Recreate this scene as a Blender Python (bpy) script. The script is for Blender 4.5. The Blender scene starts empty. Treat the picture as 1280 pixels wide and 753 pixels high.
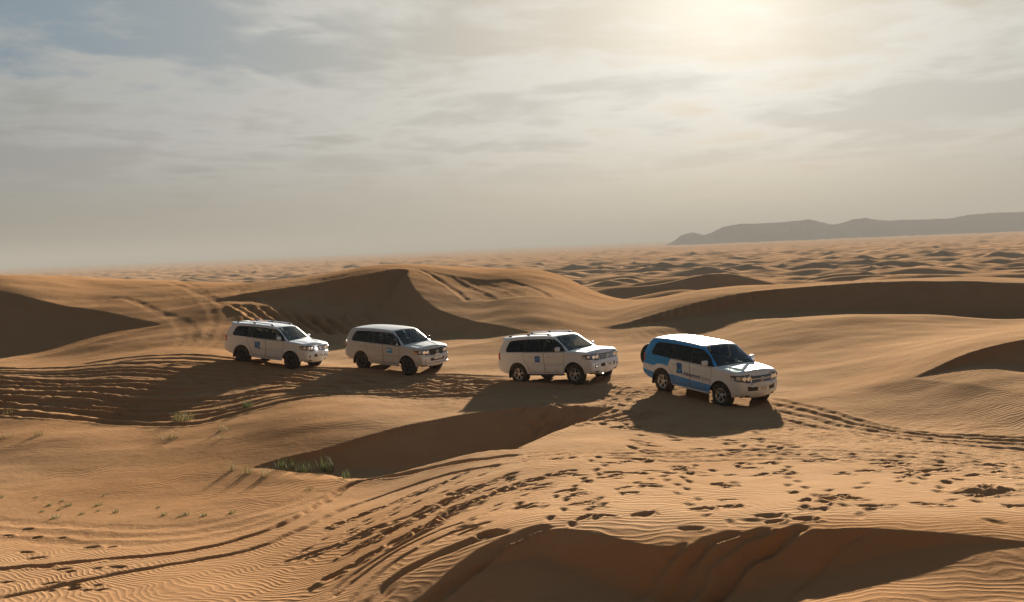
import bpy, bmesh, math, random, functools
import numpy as np
from mathutils import Vector, Matrix
from mathutils.geometry import delaunay_2d_cdt

scene = bpy.context.scene
COL = scene.collection
R = math.radians

# ------------------------------------------------------------------ camera
F_PX = 1372.0                      # focal length in pixels of the 1280 px wide photograph
CAM_Z = 5.6                        # eye height above the sand the cars stand on
PITCH, ROLL = R(2.9), R(2.35)
fw = np.array([0, math.cos(PITCH), -math.sin(PITCH)])
r0 = np.array([1.0, 0, 0]); u0 = np.array([0, math.sin(PITCH), math.cos(PITCH)])
rt = math.cos(ROLL) * r0 - math.sin(ROLL) * u0
up = math.cos(ROLL) * u0 + math.sin(ROLL) * r0
cam_data = bpy.data.cameras.new('camera')
cam_data.sensor_width = 36.0
cam_data.lens = 36.0 * F_PX / 1280.0
cam_data.clip_start = 0.1
cam_data.clip_end = 60000
cam = bpy.data.objects.new('camera', cam_data)
M3 = Matrix((rt, up, -fw)).transposed()
cam.matrix_world = Matrix.Translation((0, 0, CAM_Z)) @ M3.to_4x4()
COL.objects.link(cam)
scene.camera = cam

def ray(px, py):
    v = fw * F_PX + rt * (px - 640.0) - up * (py - 376.5)
    return v / np.linalg.norm(v)
def onz(px, py, z):                # pixel -> plan point where its ray meets height z
    v = ray(px, py); t = (z - CAM_Z) / v[2]
    return (v[0] * t, v[1] * t, z)
def ond(px, py, d):                # pixel -> point at ground distance d
    v = ray(px, py); t = d / v[1]
    return (v[0] * t, d, CAM_Z + v[2] * t)
def pl(px, d, z):                  # column of the picture, distance, height
    v = ray(px, 376.5)
    return (v[0] / v[1] * d, d, z)

# ------------------------------------------------------------------ light
SUN_DIR = ray(905, -32)            # the sun stands just above the upper edge of the frame
SUN_EL = math.asin(SUN_DIR[2]); SUN_AZ = math.atan2(SUN_DIR[0], SUN_DIR[1])
sun_data = bpy.data.lights.new('sun', 'SUN')
sun_data.energy = 5.0
sun_data.angle = R(0.9)
sun_data.color = (1.0, 0.885, 0.73)
sun = bpy.data.objects.new('sun', sun_data)
sun.rotation_euler = Vector(-SUN_DIR).to_track_quat('-Z', 'Y').to_euler()
sun.location = (0, 0, 60)
COL.objects.link(sun)

world = bpy.data.worlds.new('World')
scene.world = world
world.use_nodes = True
wt = world.node_tree
wt.nodes.clear()
def N(tree, kind, **kw):
    n = tree.nodes.new(kind)
    for k, v in kw.items():
        if k.startswith('i_'):
            key = k[2:]
            n.inputs[int(key) if key.isdigit() else key].default_value = v
        else:
            setattr(n, k, v)
    return n
def mth(tree, op, a, b=None, c=None, clamp=False):
    n = tree.nodes.new('ShaderNodeMath'); n.operation = op; n.use_clamp = clamp
    for i, v in enumerate((a, b, c)):
        if v is None: continue
        if isinstance(v, (int, float)): n.inputs[i].default_value = v
        else: tree.links.new(v, n.inputs[i])
    return n.outputs[0]
def mixc(tree, fac, a, b, mode='MIX'):
    n = tree.nodes.new('ShaderNodeMix'); n.data_type = 'RGBA'; n.blend_type = mode
    for sock, v in ((n.inputs[0], fac), (n.inputs[6], a), (n.inputs[7], b)):
        if isinstance(v, (int, float)): sock.default_value = v
        elif isinstance(v, tuple): sock.default_value = v if len(v) == 4 else v + (1.0,)
        else: tree.links.new(v, sock)
    return n.outputs[2]
def smooth(tree, v, lo, hi):
    n = tree.nodes.new('ShaderNodeMapRange'); n.interpolation_type = 'SMOOTHSTEP'
    tree.links.new(v, n.inputs[0]); n.inputs[1].default_value = lo; n.inputs[2].default_value = hi
    return n.outputs[0]

SKY_STRENGTH = 0.05
EXPOSURE = 1.95
tc = N(wt, 'ShaderNodeTexCoord')
nrm = N(wt, 'ShaderNodeVectorMath', operation='NORMALIZE')
wt.links.new(tc.outputs['Generated'], nrm.inputs[0])
sep = N(wt, 'ShaderNodeSeparateXYZ'); wt.links.new(nrm.outputs[0], sep.inputs[0])
elev = sep.outputs[2]
dot = N(wt, 'ShaderNodeVectorMath', operation='DOT_PRODUCT')
wt.links.new(nrm.outputs[0], dot.inputs[0]); dot.inputs[1].default_value = tuple(SUN_DIR)
cosg = mth(wt, 'MAXIMUM', dot.outputs['Value'], 0.0)
ang = mth(wt, 'ARCCOSINE', mth(wt, 'MINIMUM', dot.outputs['Value'], 1.0))
sky = N(wt, 'ShaderNodeTexSky', sky_type='NISHITA', sun_disc=False, sun_elevation=SUN_EL,
        sun_rotation=SUN_AZ, altitude=60.0, air_density=1.0, dust_density=4.0, ozone_density=1.0)
# flat cloud deck seen in perspective: direction / height, streaked across the view
den = mth(wt, 'ADD', mth(wt, 'MAXIMUM', elev, 0.0), 0.055)
cx = mth(wt, 'DIVIDE', sep.outputs[0], den); cy = mth(wt, 'DIVIDE', sep.outputs[1], den)
comb = N(wt, 'ShaderNodeCombineXYZ')
wt.links.new(mth(wt, 'MULTIPLY', cx, 1.15), comb.inputs[0]); wt.links.new(cy, comb.inputs[1])
n1 = N(wt, 'ShaderNodeTexNoise', i_Scale=0.55, i_Detail=9.0, i_Roughness=0.58, i_Distortion=0.35)
n2 = N(wt, 'ShaderNodeTexNoise', i_Scale=0.17, i_Detail=4.0, i_Roughness=0.5)
n3 = N(wt, 'ShaderNodeTexNoise', i_Scale=2.3, i_Detail=8.0, i_Roughness=0.62, i_Distortion=0.5)
for n_ in (n1, n2, n3): wt.links.new(comb.outputs[0], n_.inputs['Vector'])
dens = mth(wt, 'ADD', mth(wt, 'MULTIPLY', n1.outputs[0], 0.58), mth(wt, 'ADD', mth(wt, 'MULTIPLY', n2.outputs[0], 0.28), mth(wt, 'MULTIPLY', n3.outputs[0], 0.22)))
dens = mth(wt, 'ADD', dens, mth(wt, 'MULTIPLY', smooth(wt, elev, 0.18, 0.11), 0.07))
thin = smooth(wt, dens, 0.50, 0.60)          # cloud present
thick = smooth(wt, dens, 0.57, 0.68)         # cloud dense enough to go grey
# light scattered by haze and thin cloud falls off with the angle from the sun
g0 = mth(wt, 'POWER', 2.718, mth(wt, 'MULTIPLY', ang, -1.4))
g1 = mth(wt, 'POWER', 2.718, mth(wt, 'MULTIPLY', ang, -7.0))
g2 = mth(wt, 'POWER', 2.718, mth(wt, 'MULTIPLY', mth(wt, 'MULTIPLY', ang, ang), -170.0))
def lum(c0, c1, c2):
    v = mth(wt, 'ADD', mth(wt, 'MULTIPLY', g0, c0), mth(wt, 'ADD', mth(wt, 'MULTIPLY', g1, c1), mth(wt, 'MULTIPLY', g2, c2)))
    c = N(wt, 'ShaderNodeCombineColor')
    for i in range(3): wt.links.new(v, c.inputs[i])
    return c.outputs[0]
K = 1.0 / SKY_STRENGTH / (2 ** EXPOSURE)
def kc(r, g, b): return (r * K, g * K, b * K)
def scaled(col, f): return mixc(wt, 1.0, col, f, 'MULTIPLY')
hz = smooth(wt, elev, 0.17, 0.02)
warm = smooth(wt, ang, 0.85, 0.15)
veil_hi = mixc(wt, warm, kc(.56, .94, 1.28), kc(1.03, 1.0, .90))
veil_lo = mixc(wt, warm, kc(1.0, .97, .85), kc(1.03, .99, .87))
veil_col = mixc(wt, hz, veil_hi, veil_lo)
veil = scaled(veil_col, lum(.66, .06, .20))
base = mixc(wt, 0.985, sky.outputs[0], veil)
cl_bright = scaled(mixc(wt, warm, kc(.99, 1.0, .97), kc(1.04, 1.01, .92)), lum(1.02, .06, .20))
cl_dark = scaled(mixc(wt, warm, kc(.99, .99, .95), kc(1.03, 1.0, .90)), lum(.79, .06, .18))
cl = mixc(wt, thick, cl_bright, cl_dark)
amount = mth(wt, 'MULTIPLY', thin, mth(wt, 'MULTIPLY', smooth(wt, elev, 0.02, 0.11), 0.85))
skyc = mixc(wt, amount, base, cl)
bg = N(wt, 'ShaderNodeBackground', i_Strength=SKY_STRENGTH)
wt.links.new(skyc, bg.inputs[0])
wo = N(wt, 'ShaderNodeOutputWorld'); wt.links.new(bg.outputs[0], wo.inputs[0])

vs = scene.view_settings
scene.display_settings.display_device = 'sRGB'
vs.view_transform = 'Standard'; vs.look = 'None'; vs.gamma = 1.0; vs.use_curve_mapping = False
vs.exposure = EXPOSURE
scene.cycles.use_denoising = True
scene.cycles.volume_bounces = 0
scene.cycles.max_bounces = 8

# ------------------------------------------------------------------ helpers
def new_mat(name):
    m = bpy.data.materials.new(name); m.use_nodes = True
    t = m.node_tree
    return m, t, t.nodes['Principled BSDF']
def simple(name, col, rough=0.5, metal=0.0, coat=0.0, spec=0.5, emit=None, alpha=None):
    m, t, b = new_mat(name)
    b.inputs['Base Color'].default_value = (*col, 1); b.inputs['Roughness'].default_value = rough
    b.inputs['Metallic'].default_value = metal; b.inputs['Coat Weight'].default_value = coat
    b.inputs['Coat Roughness'].default_value = 0.05
    b.inputs['Specular IOR Level'].default_value = spec
    return m
def mesh_obj(name, verts, faces, mat, parent=None, smooth_=True):
    me = bpy.data.meshes.new(name)
    me.from_pydata([tuple(v) for v in verts], [], [tuple(f) for f in faces])
    me.validate()
    if mat is not None:
        for m in (mat if isinstance(mat, (list, tuple)) else [mat]): me.materials.append(m)
    me.polygons.foreach_set('use_smooth', [smooth_] * len(me.polygons))
    o = bpy.data.objects.new(name, me); COL.objects.link(o)
    if parent is not None: o.parent = parent
    return o
def tag(o, label=None, cat=None, group=None, kind=None):
    if label: o['label'] = label
    if cat: o['category'] = cat
    if group: o['group'] = group
    if kind: o['kind'] = kind
    return o

# ------------------------------------------------------------------ numpy noise
_rng = np.random.RandomState(7)
_perm = _rng.permutation(256); _perm = np.concatenate([_perm, _perm])
_ga = _rng.rand(256) * 2 * np.pi; _gx, _gy = np.cos(_ga), np.sin(_ga)
def pnoise(x, y):
    xi = np.floor(x).astype(np.int64); yi = np.floor(y).astype(np.int64)
    xf = x - xi; yf = y - yi; xi &= 255; yi &= 255
    u = xf * xf * xf * (xf * (xf * 6 - 15) + 10); v = yf * yf * yf * (yf * (yf * 6 - 15) + 10)
    def g(ix, iy, dx, dy):
        h = _perm[_perm[ix & 255] + (iy & 255)]
        return _gx[h] * dx + _gy[h] * dy
    a = g(xi, yi, xf, yf); b = g(xi + 1, yi, xf - 1, yf)
    c = g(xi, yi + 1, xf, yf - 1); d = g(xi + 1, yi + 1, xf - 1, yf - 1)
    return (a + u * (b - a) + v * ((c + u * (d - c)) - (a + u * (b - a)))) * 1.5
def fbm(x, y, o=4, g=0.5):
    s = np.zeros_like(x); a = 1.0
    for i in range(o):
        s += a * pnoise(x + 17.3 * i, y - 9.1 * i); a *= g; x = x * 2.03; y = y * 2.03
    return s
def sst(x, a, b):
    t = np.clip((x - a) / (b - a), 0, 1); return t * t * (3 - 2 * t)
# ------------------------------------------------------------------ terrain: control heights
CTRL = []
def cz(*pts):
    for p in pts: CTRL.append(onz(*p))
def cp(*pts):
    for p in pts: CTRL.append(pl(*p))
# foreground dune: plateau, brink, flank
BRINK1 = [(480, 782, .18), (525, 748, .35), (575, 712, .56), (630, 682, .78), (686, 661, .93), (740, 663, .95), (830, 680, .86), (900, 673, .9), (960, 661, .95),
          (1010, 661, .98), (1100, 659, 1.0), (1190, 662, 1.0), (1290, 672, .95), (1400, 684, .9)]
cz(*BRINK1)
cz((800, 600, .62), (1000, 600, .62), (1240, 605, .6), (700, 635, .82), (900, 635, .8), (1150, 635, .85),
   (600, 640, .42), (520, 650, -.05), (450, 660, -.6), (400, 640, -.95), (350, 680, -1.0), (300, 720, -.95),
   (250, 753, -.85), (400, 753, -.45), (100, 720, -1.1), (0, 745, -1.1), (-150, 745, -1.0), (450, 606, -1.15), (560, 581, -.3), (640, 571, .18),
   (740, 566, .32), (660, 600, .42))
cp((640, 15.6, .42), (800, 15.2, .52), (950, 14.8, .46), (1150, 15.2, .76), (1300, 15.0, .72), (1200, 13.8, .58), (500, 15.5, -.05), (300, 16.5, -.5),
   (640, 11.5, .9), (950, 11, .9), (1300, 11, 1.0), (300, 11, .6), (640, 2.5, 3.9), (200, 6, 2.4), (1100, 6, 2.6), (0, 12, 0.2), (-200, 18, -.8))
# basin on the left
cz((200, 650, -1.2), (0, 650, -1.15), (320, 622, -1.12), (100, 605, -1.1), (0, 565, -.85), (200, 565, -.85), (300, 545, -.6),
   (-150, 600, -1.0), (0, 522, -.45), (120, 524, -.45), (230, 524, -.45), (330, 505, -.12), (420, 505, 0), (400, 530, -.2), (350, 545, -.42), (-150, 520, -.5))
# plain with the tracks
cz((0, 503, -.32), (150, 509, -.36), (260, 507, -.30), (0, 477, .38), (150, 476, .38), (250, 470, .35), (335, 458, .30), (500, 463, .0), (470, 485, -.1), (590, 485, -.08),
   (700, 476, -.12), (640, 495, -.05), (760, 500, .0), (832, 489, .12), (905, 505, -.12), (960, 500, -.12), (850, 545, -.02), (930, 545, -.02), (800, 560, .15), (950, 565, .15),
   (1060, 520, -.15), (1060, 560, .12), (1160, 530, -.15), (1280, 556, -.1), (1150, 565, .15), (1290, 592, .4), (1420, 560, 0.1))
# slopes behind the cars
cz((100, 452, .55), (150, 438, .9), (230, 420, 1.35), (340, 425, .85), (400, 415, .93), (350, 408, 1.5), (500, 425, .62), (450, 430, .6), (560, 432, .45), (640, 432, .38),
   (700, 425, .42), (770, 440, .3), (760, 412, .5), (860, 410, .62), (1000, 430, .5), (1000, 478, .05), (1100, 450, .55), (1090, 420, .72), (1200, 400, .95),
   (1290, 385, 1.15), (1150, 490, .1), (940, 425, .5), (60, 440, .7), (-60, 440, .9), (-60, 470, .3))
BRINK3 = [(-140, 362, 75), (-60, 362, 75), (0, 364, 74), (60, 376, 72), (120, 388, 70), (165, 397, 68), (205, 408, 65)]
BRINK4 = [(262, 378, 71), (300, 369, 72), (350, 359, 73), (410, 350, 74), (460, 342, 74), (505, 337, 76), (524, 348, 74), (545, 368, 71), (578, 390, 67), (620, 407, 63), (665, 415, 60)]
BRINK5 = [(745, 412, 64), (790, 399, 64), (850, 383, 65), (920, 368, 66), (1010, 359, 66), (1070, 354, 66), (1140, 351, 66), (1230, 351, 65), (1330, 352, 64), (1450, 360, 62)]
BRINK6 = [(1140, 468, 37.5), (1180, 452, 38), (1225, 437, 38.5), (1285, 424, 39), (1360, 415, 39.5), (1440, 412, 40)]
BRINK2 = [(312, 584, -.85), (345, 575, -.75), (400, 559, -.52), (470, 540, -.32), (560, 520, -.12), (640, 511, -.02), (700, 509, 0.0), (770, 510, .02)]
for b_ in (BRINK3, BRINK4, BRINK5, BRINK6):
    b_[:] = [(p[0], p[1], ond(*p)[2]) for p in b_]
for b_ in (BRINK2, BRINK3, BRINK4, BRINK5, BRINK6): cz(*b_)
# backs of those dunes and the fall to the far dune field
for p in ((560, 334, 80), (620, 335, 83), (680, 338, 86), (720, 349, 86), (690, 385, 66), (640, 365, 72), (720, 362, 80), (760, 385, 72), (600, 360, 75), (0, 343, 82), (100, 346, 84), (200, 350, 86), (300, 353, 88), (-100, 343, 82),
          (200, 378, 73), (100, 367, 77), (300, 362, 76)): CTRL.append(ond(*p))
cp((0, 96, 3.6), (200, 100, 2.8), (400, 92, 2.6), (500, 100, 2.4), (620, 96, 2.4), (740, 90, 1.2), (860, 90, .8), (1000, 84, 1.4), (1140, 78, 1.8), (1290, 74, 1.8),
   (-200, 120, 1.0), (0, 118, .9), (200, 122, .3), (400, 125, -.6), (560, 128, -1.2), (740, 120, -1.6), (900, 116, -1.4), (1100, 112, -.6), (1300, 108, 0),
   (-200, 165, -5), (200, 165, -5.5), (600, 165, -6), (1000, 165, -6), (1400, 150, -5),
   (-500, 40, 1.0), (-500, 70, 4.0), (-500, 20, -.8), (1800, 40, 1.2), (1800, 25, .3), (1800, 70, 1.8), (2600, 30, .5), (-1200, 30, 0))
CTRL = np.array(CTRL)

def tps_phi(r2): return -np.sqrt(r2 + .5)
def warp(x, y):            # even out near and far control spacing before interpolating
    d = np.sqrt(x * x + y * y) + 1e-6
    k = np.log(1 + d / 6.0) * 6.0 / d
    return x * k, y * k
cxw, cyw = warp(CTRL[:, 0], CTRL[:, 1])
n_c = len(CTRL)
A_ = tps_phi((cxw[:, None] - cxw[None]) ** 2 + (cyw[:, None] - cyw[None]) ** 2) + np.eye(n_c) * 0.03
Pm = np.stack([np.ones(n_c), cxw, cyw], 1)
S_ = np.zeros((n_c + 3, n_c + 3)); S_[:n_c, :n_c] = A_; S_[:n_c, n_c:] = Pm; S_[n_c:, :n_c] = Pm.T
SOL = np.linalg.solve(S_, np.concatenate([CTRL[:, 2], np.zeros(3)]))
def tps(x, y):
    out = np.empty_like(x); wx, wy = warp(x, y)
    for a in range(0, len(x), 20000):
        xs, ys = wx[a:a + 20000], wy[a:a + 20000]
        ph = tps_phi((xs[:, None] - cxw[None]) ** 2 + (ys[:, None] - cyw[None]) ** 2)
        out[a:a + 20000] = ph @ SOL[:n_c] + SOL[n_c] + SOL[n_c + 1] * xs + SOL[n_c + 2] * ys
    return out

def spline(pts, n=64):
    p = np.array(pts, float); p = np.vstack([2 * p[0] - p[1], p, 2 * p[-1] - p[-2]])
    out = []
    m = len(p) - 3
    for i in range(m):
        for t in np.linspace(0, 1, max(2, n // m), endpoint=(i == m - 1)):
            a, b, c, d = p[i:i + 4]
            out.append(0.5 * ((2 * b) + (-a + c) * t + (2 * a - 5 * b + 4 * c - d) * t * t + (-a + 3 * b - 3 * c + d) * t ** 3))
    return np.array(out)
def poly_dist(x, y, P):
    """signed distance to polyline (positive on its right hand side) and arc parameter 0..1"""
    best = np.full(x.shape, 1e18); sg = np.zeros_like(best); tt = np.zeros_like(best)
    seg = np.linalg.norm(np.diff(P[:, :2], axis=0), axis=1); acc = np.concatenate([[0], np.cumsum(seg)]); L = acc[-1]
    for i in range(len(P) - 1):
        ax, ay = P[i, :2]; dx, dy = P[i + 1, :2] - P[i, :2]; l2 = dx * dx + dy * dy + 1e-12
        t = np.clip(((x - ax) * dx + (y - ay) * dy) / l2, 0, 1)
        ex = x - ax - t * dx; ey = y - ay - t * dy; d2 = ex * ex + ey * ey
        m = d2 < best
        best[m] = d2[m]; sg[m] = np.sign(dy * ex - dx * ey)[m]; tt[m] = ((acc[i] + t * seg[i]) / L)[m]
    return np.sqrt(best) * sg, tt
def box_mask(x, y, P, r):
    return (x > P[:, 0].min() - r) & (x < P[:, 0].max() + r) & (y > P[:, 1].min() - r) & (y < P[:, 1].max() + r)

SCOOPS = []    # brink, depth profile along it, reach, slope
def scoop(pix, depth, reach, slope=0.62, f0=.28, soften=False):
    P = spline([onz(*p) for p in pix], 72)
    SCOOPS.append((P, np.array(depth), np.atleast_1d(np.array(reach, float)), slope, tps(P[:, 0].copy(), P[:, 1].copy()), f0, soften))
scoop(BRINK1, [0, .04, .08, .16, .36, .42, .44, .46, .46, .40, .28, .08, .0, .0], 2.4, .62, .28, True)
scoop(BRINK2, [0, .25, .75, 1.3, 1.85, 2.1, 1.7, 0], [2.0, 3.0, 7.0, 11.0, 13.0, 13.0, 12.5, 11.0], .62, .30)
scoop(BRINK3, [1.0, 1.1, 1.1, 1.1, .9, .5, 0], 22, .36)
scoop(BRINK4, [0, .4, .7, 1.0, 1.4, 1.5, 1.3, 1.0, .7, .4, 0], 11, .60)
scoop(BRINK5, [0, .35, .7, 1.05, 1.35, 1.5, 1.6, 1.6, 1.5, 1.2], 11, .60)
scoop(BRINK6, [0, .3, .7, 1.0, 1.1, 1.0], 8, .5)

def ground_smooth(x, y):
    d = np.sqrt(x * x + y * y)
    z = np.zeros_like(x)
    near = (d < 320) & (y > -40)
    zn = tps(x[near], y[near])
    z[near] = zn
    for P, D, reach_, slope, zb, f0, soften in SCOOPS:
        m = box_mask(x, y, P, reach_.max() + 1)
        if not m.any(): continue
        idx = np.nonzero(m)[0]
        s, t = poly_dist(x[idx], y[idx], P)
        reach = np.interp(t, np.linspace(0, 1, len(reach_)), reach_)
        dep = np.interp(t, np.linspace(0, 1, len(D)), D)
        zbr = np.interp(t, np.linspace(0, 1, len(zb)), zb)
        U = z[idx]
        acc_ = np.zeros_like(s); accd_ = np.zeros_like(s); accz_ = np.zeros_like(s); Di_ = np.interp(np.linspace(0, 1, len(P)), np.linspace(0, 1, len(D)), D); sl_ = np.linalg.norm(np.diff(P[:, :2], axis=0), axis=1)
        for i_ in range(len(P) - 1):           # softened distance, so that the floor has no crease opposite a bend
            mx_, my_ = (P[i_, :2] + P[i_ + 1, :2]) / 2
            e_ = sl_[i_] * np.exp(-2.2 * np.sqrt((x[idx] - mx_) ** 2 + (y[idx] - my_) ** 2)); acc_ += e_; accd_ += e_ * Di_[i_]; accz_ += e_ * (zb[i_] + zb[i_ + 1]) / 2
        soft = np.where(s > 0, np.clip(-np.log(acc_ / 1.6 + 1e-30) / 2.2, .0, None), s) if soften else s
        if soften: dep = accd_ / (acc_ + 1e-30); zbr = zbr + (accz_ / (acc_ + 1e-30) - zbr) * sst(s, .15, .6)
        floor = U - dep * (1 - sst(soft / reach, f0, 1.0))
        sr = np.where(s > 0, np.sqrt(s * s + .0009) - .03, 0)
        face = zbr - slope * sr
        k = 0.16 * np.clip(dep, .05, 1)
        h = np.clip(.5 + .5 * (face - floor) / k, 0, 1)
        mx = floor + (face - floor) * h + k * h * (1 - h)
        z[idx] = np.where(s > 0, np.minimum(U, mx), U)
    # gentle swells
    z += sst(d, 10, 40) * (1 - sst(d, 150, 300)) * (0.10 * fbm(x / 9., y / 6., 3))
    # far dune field: transverse dunes with steep faces towards the camera, broken into crescents
    far = d > 95
    xf, yf = x[far], y[far]
    wf = sst(d[far], 190, 420)
    zf = far_field(xf, yf) * (1 - wf) + ((far_field(xf / .62 + 300, yf / .62) + 11) * .66 - 11.5) * wf
    zf += -6.0 * sst(d[far], 900, 4000)
    w = sst(d[far] + 14 * pnoise(xf / 40., yf / 40.), 112, 172)
    z[far] = z[far] * (1 - w) + zf * w
    behind = (y <= -40) & ~far
    z[behind] = 0.0
    return z
def saw(ph, a=0.26):
    t = ph - np.floor(ph)
    up_ = t / a; dn = (1 - t) / (1 - a)
    v = np.minimum(up_, dn)
    up_s = np.where(t < a, sst(up_, -.15, 1.02), (1 - (1 - dn) ** 1.5) )
    return np.clip(up_s, 0, 1)
def far_field(x, y):
    out = -11.0 + 1.2 * fbm(x / 420., y / 420., 3)
    wx = 26 * fbm(x / 95. + 3.1, y / 120. + 7.7, 3); 
    d = np.sqrt(x * x + y * y); fade = 1 - .30 * sst(d, 250, 1500)
    a1 = fade * np.clip(.55 + 1.0 * pnoise(x / 46. + 5.5, y / 36. + 1.2), 0.0, 1.25)
    out += 5.2 * a1 * saw((y + .28 * x + wx) / 41., .34)
    wx2 = 60 * fbm(x / 230. + 1.4, y / 260. + 2.2, 3)
    a2 = (1 - .72 * sst(d, 200, 900)) * np.clip(.6 + .9 * pnoise(x / 130. + 8.1, y / 100. + 4.4), 0.0, 1.3)
    out += 5.5 * a2 * saw((y - .15 * x + wx2) / 118., .28)
    wx3 = 8 * fbm(x / 30. + 9.4, y / 34. + 6.2, 2)
    out += 2.4 * np.clip(.45 + pnoise(x / 26., y / 22. + 3.), 0, 1.1) * saw((y + .1 * x + wx3) / 21., .32)
    return out

# ------------------------------------------------------------------ tracks and footprints
RUTS = []      # polyline, half width, depth, rim, wobble
def rut(pix, z, w=.16, dep=.07, rim=.5, n=40, off=0.0):
    P = np.array([onz(p[0], p[1], z if len(p) < 3 else p[2]) for p in pix])
    RUTS.append((spline(P, n), w, dep, rim))
rnd = random.Random(11)
low = [(-60, 501), (0, 503), (60, 506), (150, 510), (230, 511), (290, 506), (340, 500), (440, 494), (560, 491), (660, 489)]
for k in np.cumsum([0, .9, .5, .8, .5, .7, .9, .5, .8, .6, .7, .5, .8]):
    j = lambda: rnd.uniform(-1.0, 1.0)
    f = [4.0, 4.0, 4.2, 4.6, 4.9, 4.9, 4.6, 3.6, 3.0, 2.6]
    rut([(p[0] + 4 * j(), p[1] - k * f[i] + j()) for i, p in enumerate(low)], .05, .19, (.11 if k else .15) * rnd.uniform(.6, 1.15), .5)
for k in range(7):
    y0 = 470 + 2.6 * k
    rut([(90 + 30 * k, y0 - 1), (240, 463 + 3 * k), (330, 461 + 3.2 * k), (420, 464 + 3 * k), (520, 468 + 3 * k), (620, 477 + 2 * k), (720, 482 + 2 * k), (800, 490 + 2.4 * k)], .05, .2, .085, .6)
for pts in ([(165, 452, .6), (200, 441, .95), (228, 425, 1.2), (222, 405, 1.75), (196, 383, 2.7), (150, 362, 3.7), (110, 352, 4.4)],
            [(178, 452, .6), (214, 440, .95), (240, 425, 1.2), (234, 405, 1.75), (208, 383, 2.7), (165, 362, 3.7), (125, 352, 4.3)],
            [(205, 447, .75), (238, 434, 1.05), (262, 418, 1.35), (268, 398, 1.95), (246, 374, 2.8), (205, 356, 3.7)],
            [(214, 448, .75), (248, 435, 1.05), (274, 419, 1.35), (281, 399, 1.9), (258, 374, 2.8), (222, 356, 3.6)],
            [(340, 455, .35), (305, 430, .9), (290, 405, 1.6), (270, 380, 2.6), (230, 358, 3.6)],
            [(352, 440, .6), (322, 415, 1.3), (305, 395, 1.8), (300, 372, 2.8), (330, 358, 3.4)]):
    rut(pts, 0, .26, .018, .6)
for k in (0, 1.2, 2.7, 4.6):                                   # behind and right of the leading car
    o = k * 4.5
    rut([(960, 497 + o), (1010, 508 + o), (1080, 524 + o * .9), (1160, 539 + o * .8), (1290, 551 + o * .75), (1400, 560 + o * .7)], -.1, .13, rnd.uniform(.03, .055), .6)
for k in range(3):
    o = k * 9
    rut([(740, 575 + o * .3), (840, 566 + o), (950, 560 + o), (1080, 566 + o), (1290, 578 + o * .8)], .2, .14, .022, .6)
rut([(662, 571, .2), (600, 573, 0), (540, 584, -.45), (450, 607, -1.15), (380, 640, -1.0), (330, 663, -1.05), (240, 686, -1.1), (150, 698, -1.15), (-40, 715, -1.15)], 0, .11, .10, .35, 60)
rut([(640, 583, .2), (560, 592, -.2), (500, 607, -.6), (445, 630, -.9), (380, 661, -.95), (310, 686, -1.0), (200, 706, -1.05), (80, 732, -1.1), (-30, 757, -1.1)], 0, .11, .07, .35, 60)
for a, b in ((-1.2, .1), (-1.2, .3), (-1.2, .5)):   # old soft lines in the basin
    rut([(-40, 640 + 60 * b, a), (80, 650 + 55 * b, a), (200, 655 + 50 * b, a), (320, 640 + 45 * b, a), (420, 612 + 40 * b, -1.2)], 0, .2, .010, .8)
# sand slides on the brink of the foreground dune
for pts, w, dp in (([(692, 654, .95), (650, 672, .8), (590, 712, .5), (530, 760, .25)], .13, .07), ([(640, 662, .8), (580, 690, .5), (500, 730, .1), (455, 770, 0)], .16, .07),
                   ([(620, 650, .7), (560, 672, .4), (490, 712, .0), (430, 765, -.2)], .10, .05), ([(560, 650, .3), (510, 675, .1), (440, 720, -.3), (390, 760, -.4)], .08, .04),
                   ([(600, 646, .55), (545, 664, .3), (480, 700, -.05), (415, 750, -.35)], .07, .04), ([(660, 668, .85), (610, 700, .6), (560, 740, .35)], .06, .04),
                   ([(1012, 655, 1.0), (985, 676, .8), (930, 712, .5), (870, 765, .3)], .10, .09), ([(965, 656, .98), (935, 680, .75), (890, 715, .5), (830, 765, .3)], .08, .06),
                   ([(925, 664, .9), (890, 690, .7), (850, 725, .5), (800, 765, .35)], .11, .07), ([(860, 676, .88), (835, 700, .7), (790, 735, .5), (760, 765, .35)], .06, .03),
                   ([(1085, 660, 1.0), (1050, 690, .7), (1000, 730, .5), (975, 765, .4)], .05, .025), ([(990, 658, .98), (955, 690, .7), (905, 730, .45), (860, 765, .3)], .05, .04), ([(890, 674, .9), (860, 700, .7), (825, 735, .5)], .05, .03)):
    rut(pts, 0, w, dp, .35)
for k in range(26):                                  # people sliding and climbing beside the pit
    x0 = 640 + 6 * k + rnd.uniform(-4, 4)
    rut([(x0 + 40, 512 + .1 * k, 0), (x0 + 15, 522 + .3 * k, -.15), (x0 - 20, 545 + .2 * k, -.5)], 0, .10, rnd.uniform(.03, .09), .7, 12)
for k in range(48):                                  # scramble marks on the crescent dune
    x0 = rnd.uniform(285, 470); yb = 372 - (x0 - 285) * .165
    rut([ond(x0, yb + 1, 69) and (x0, yb + 1, ond(x0, yb + 1, 69)[2]), (x0 + 16, yb + 14, ond(x0 + 16, yb + 14, 67)[2]), (x0 + 34, yb + 30, ond(x0 + 34, yb + 30, 65)[2])], 0, .22, rnd.uniform(.04, .11), .6, 10)
for k in range(16):
    x0 = 522 + 7 * k
    q_ = [(x0, 336 + .15 * k, 77), (x0 + 14, 341 + .5 * k, 76), (x0 + 45, 356 + .9 * k, 73), (x0 + 62, 372 + k, 70)]
    rut([(a_, b_, ond(a_, b_, c_)[2]) for a_, b_, c_ in q_], 0, .22, rnd.uniform(.03, .08), .6, 14)

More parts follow.
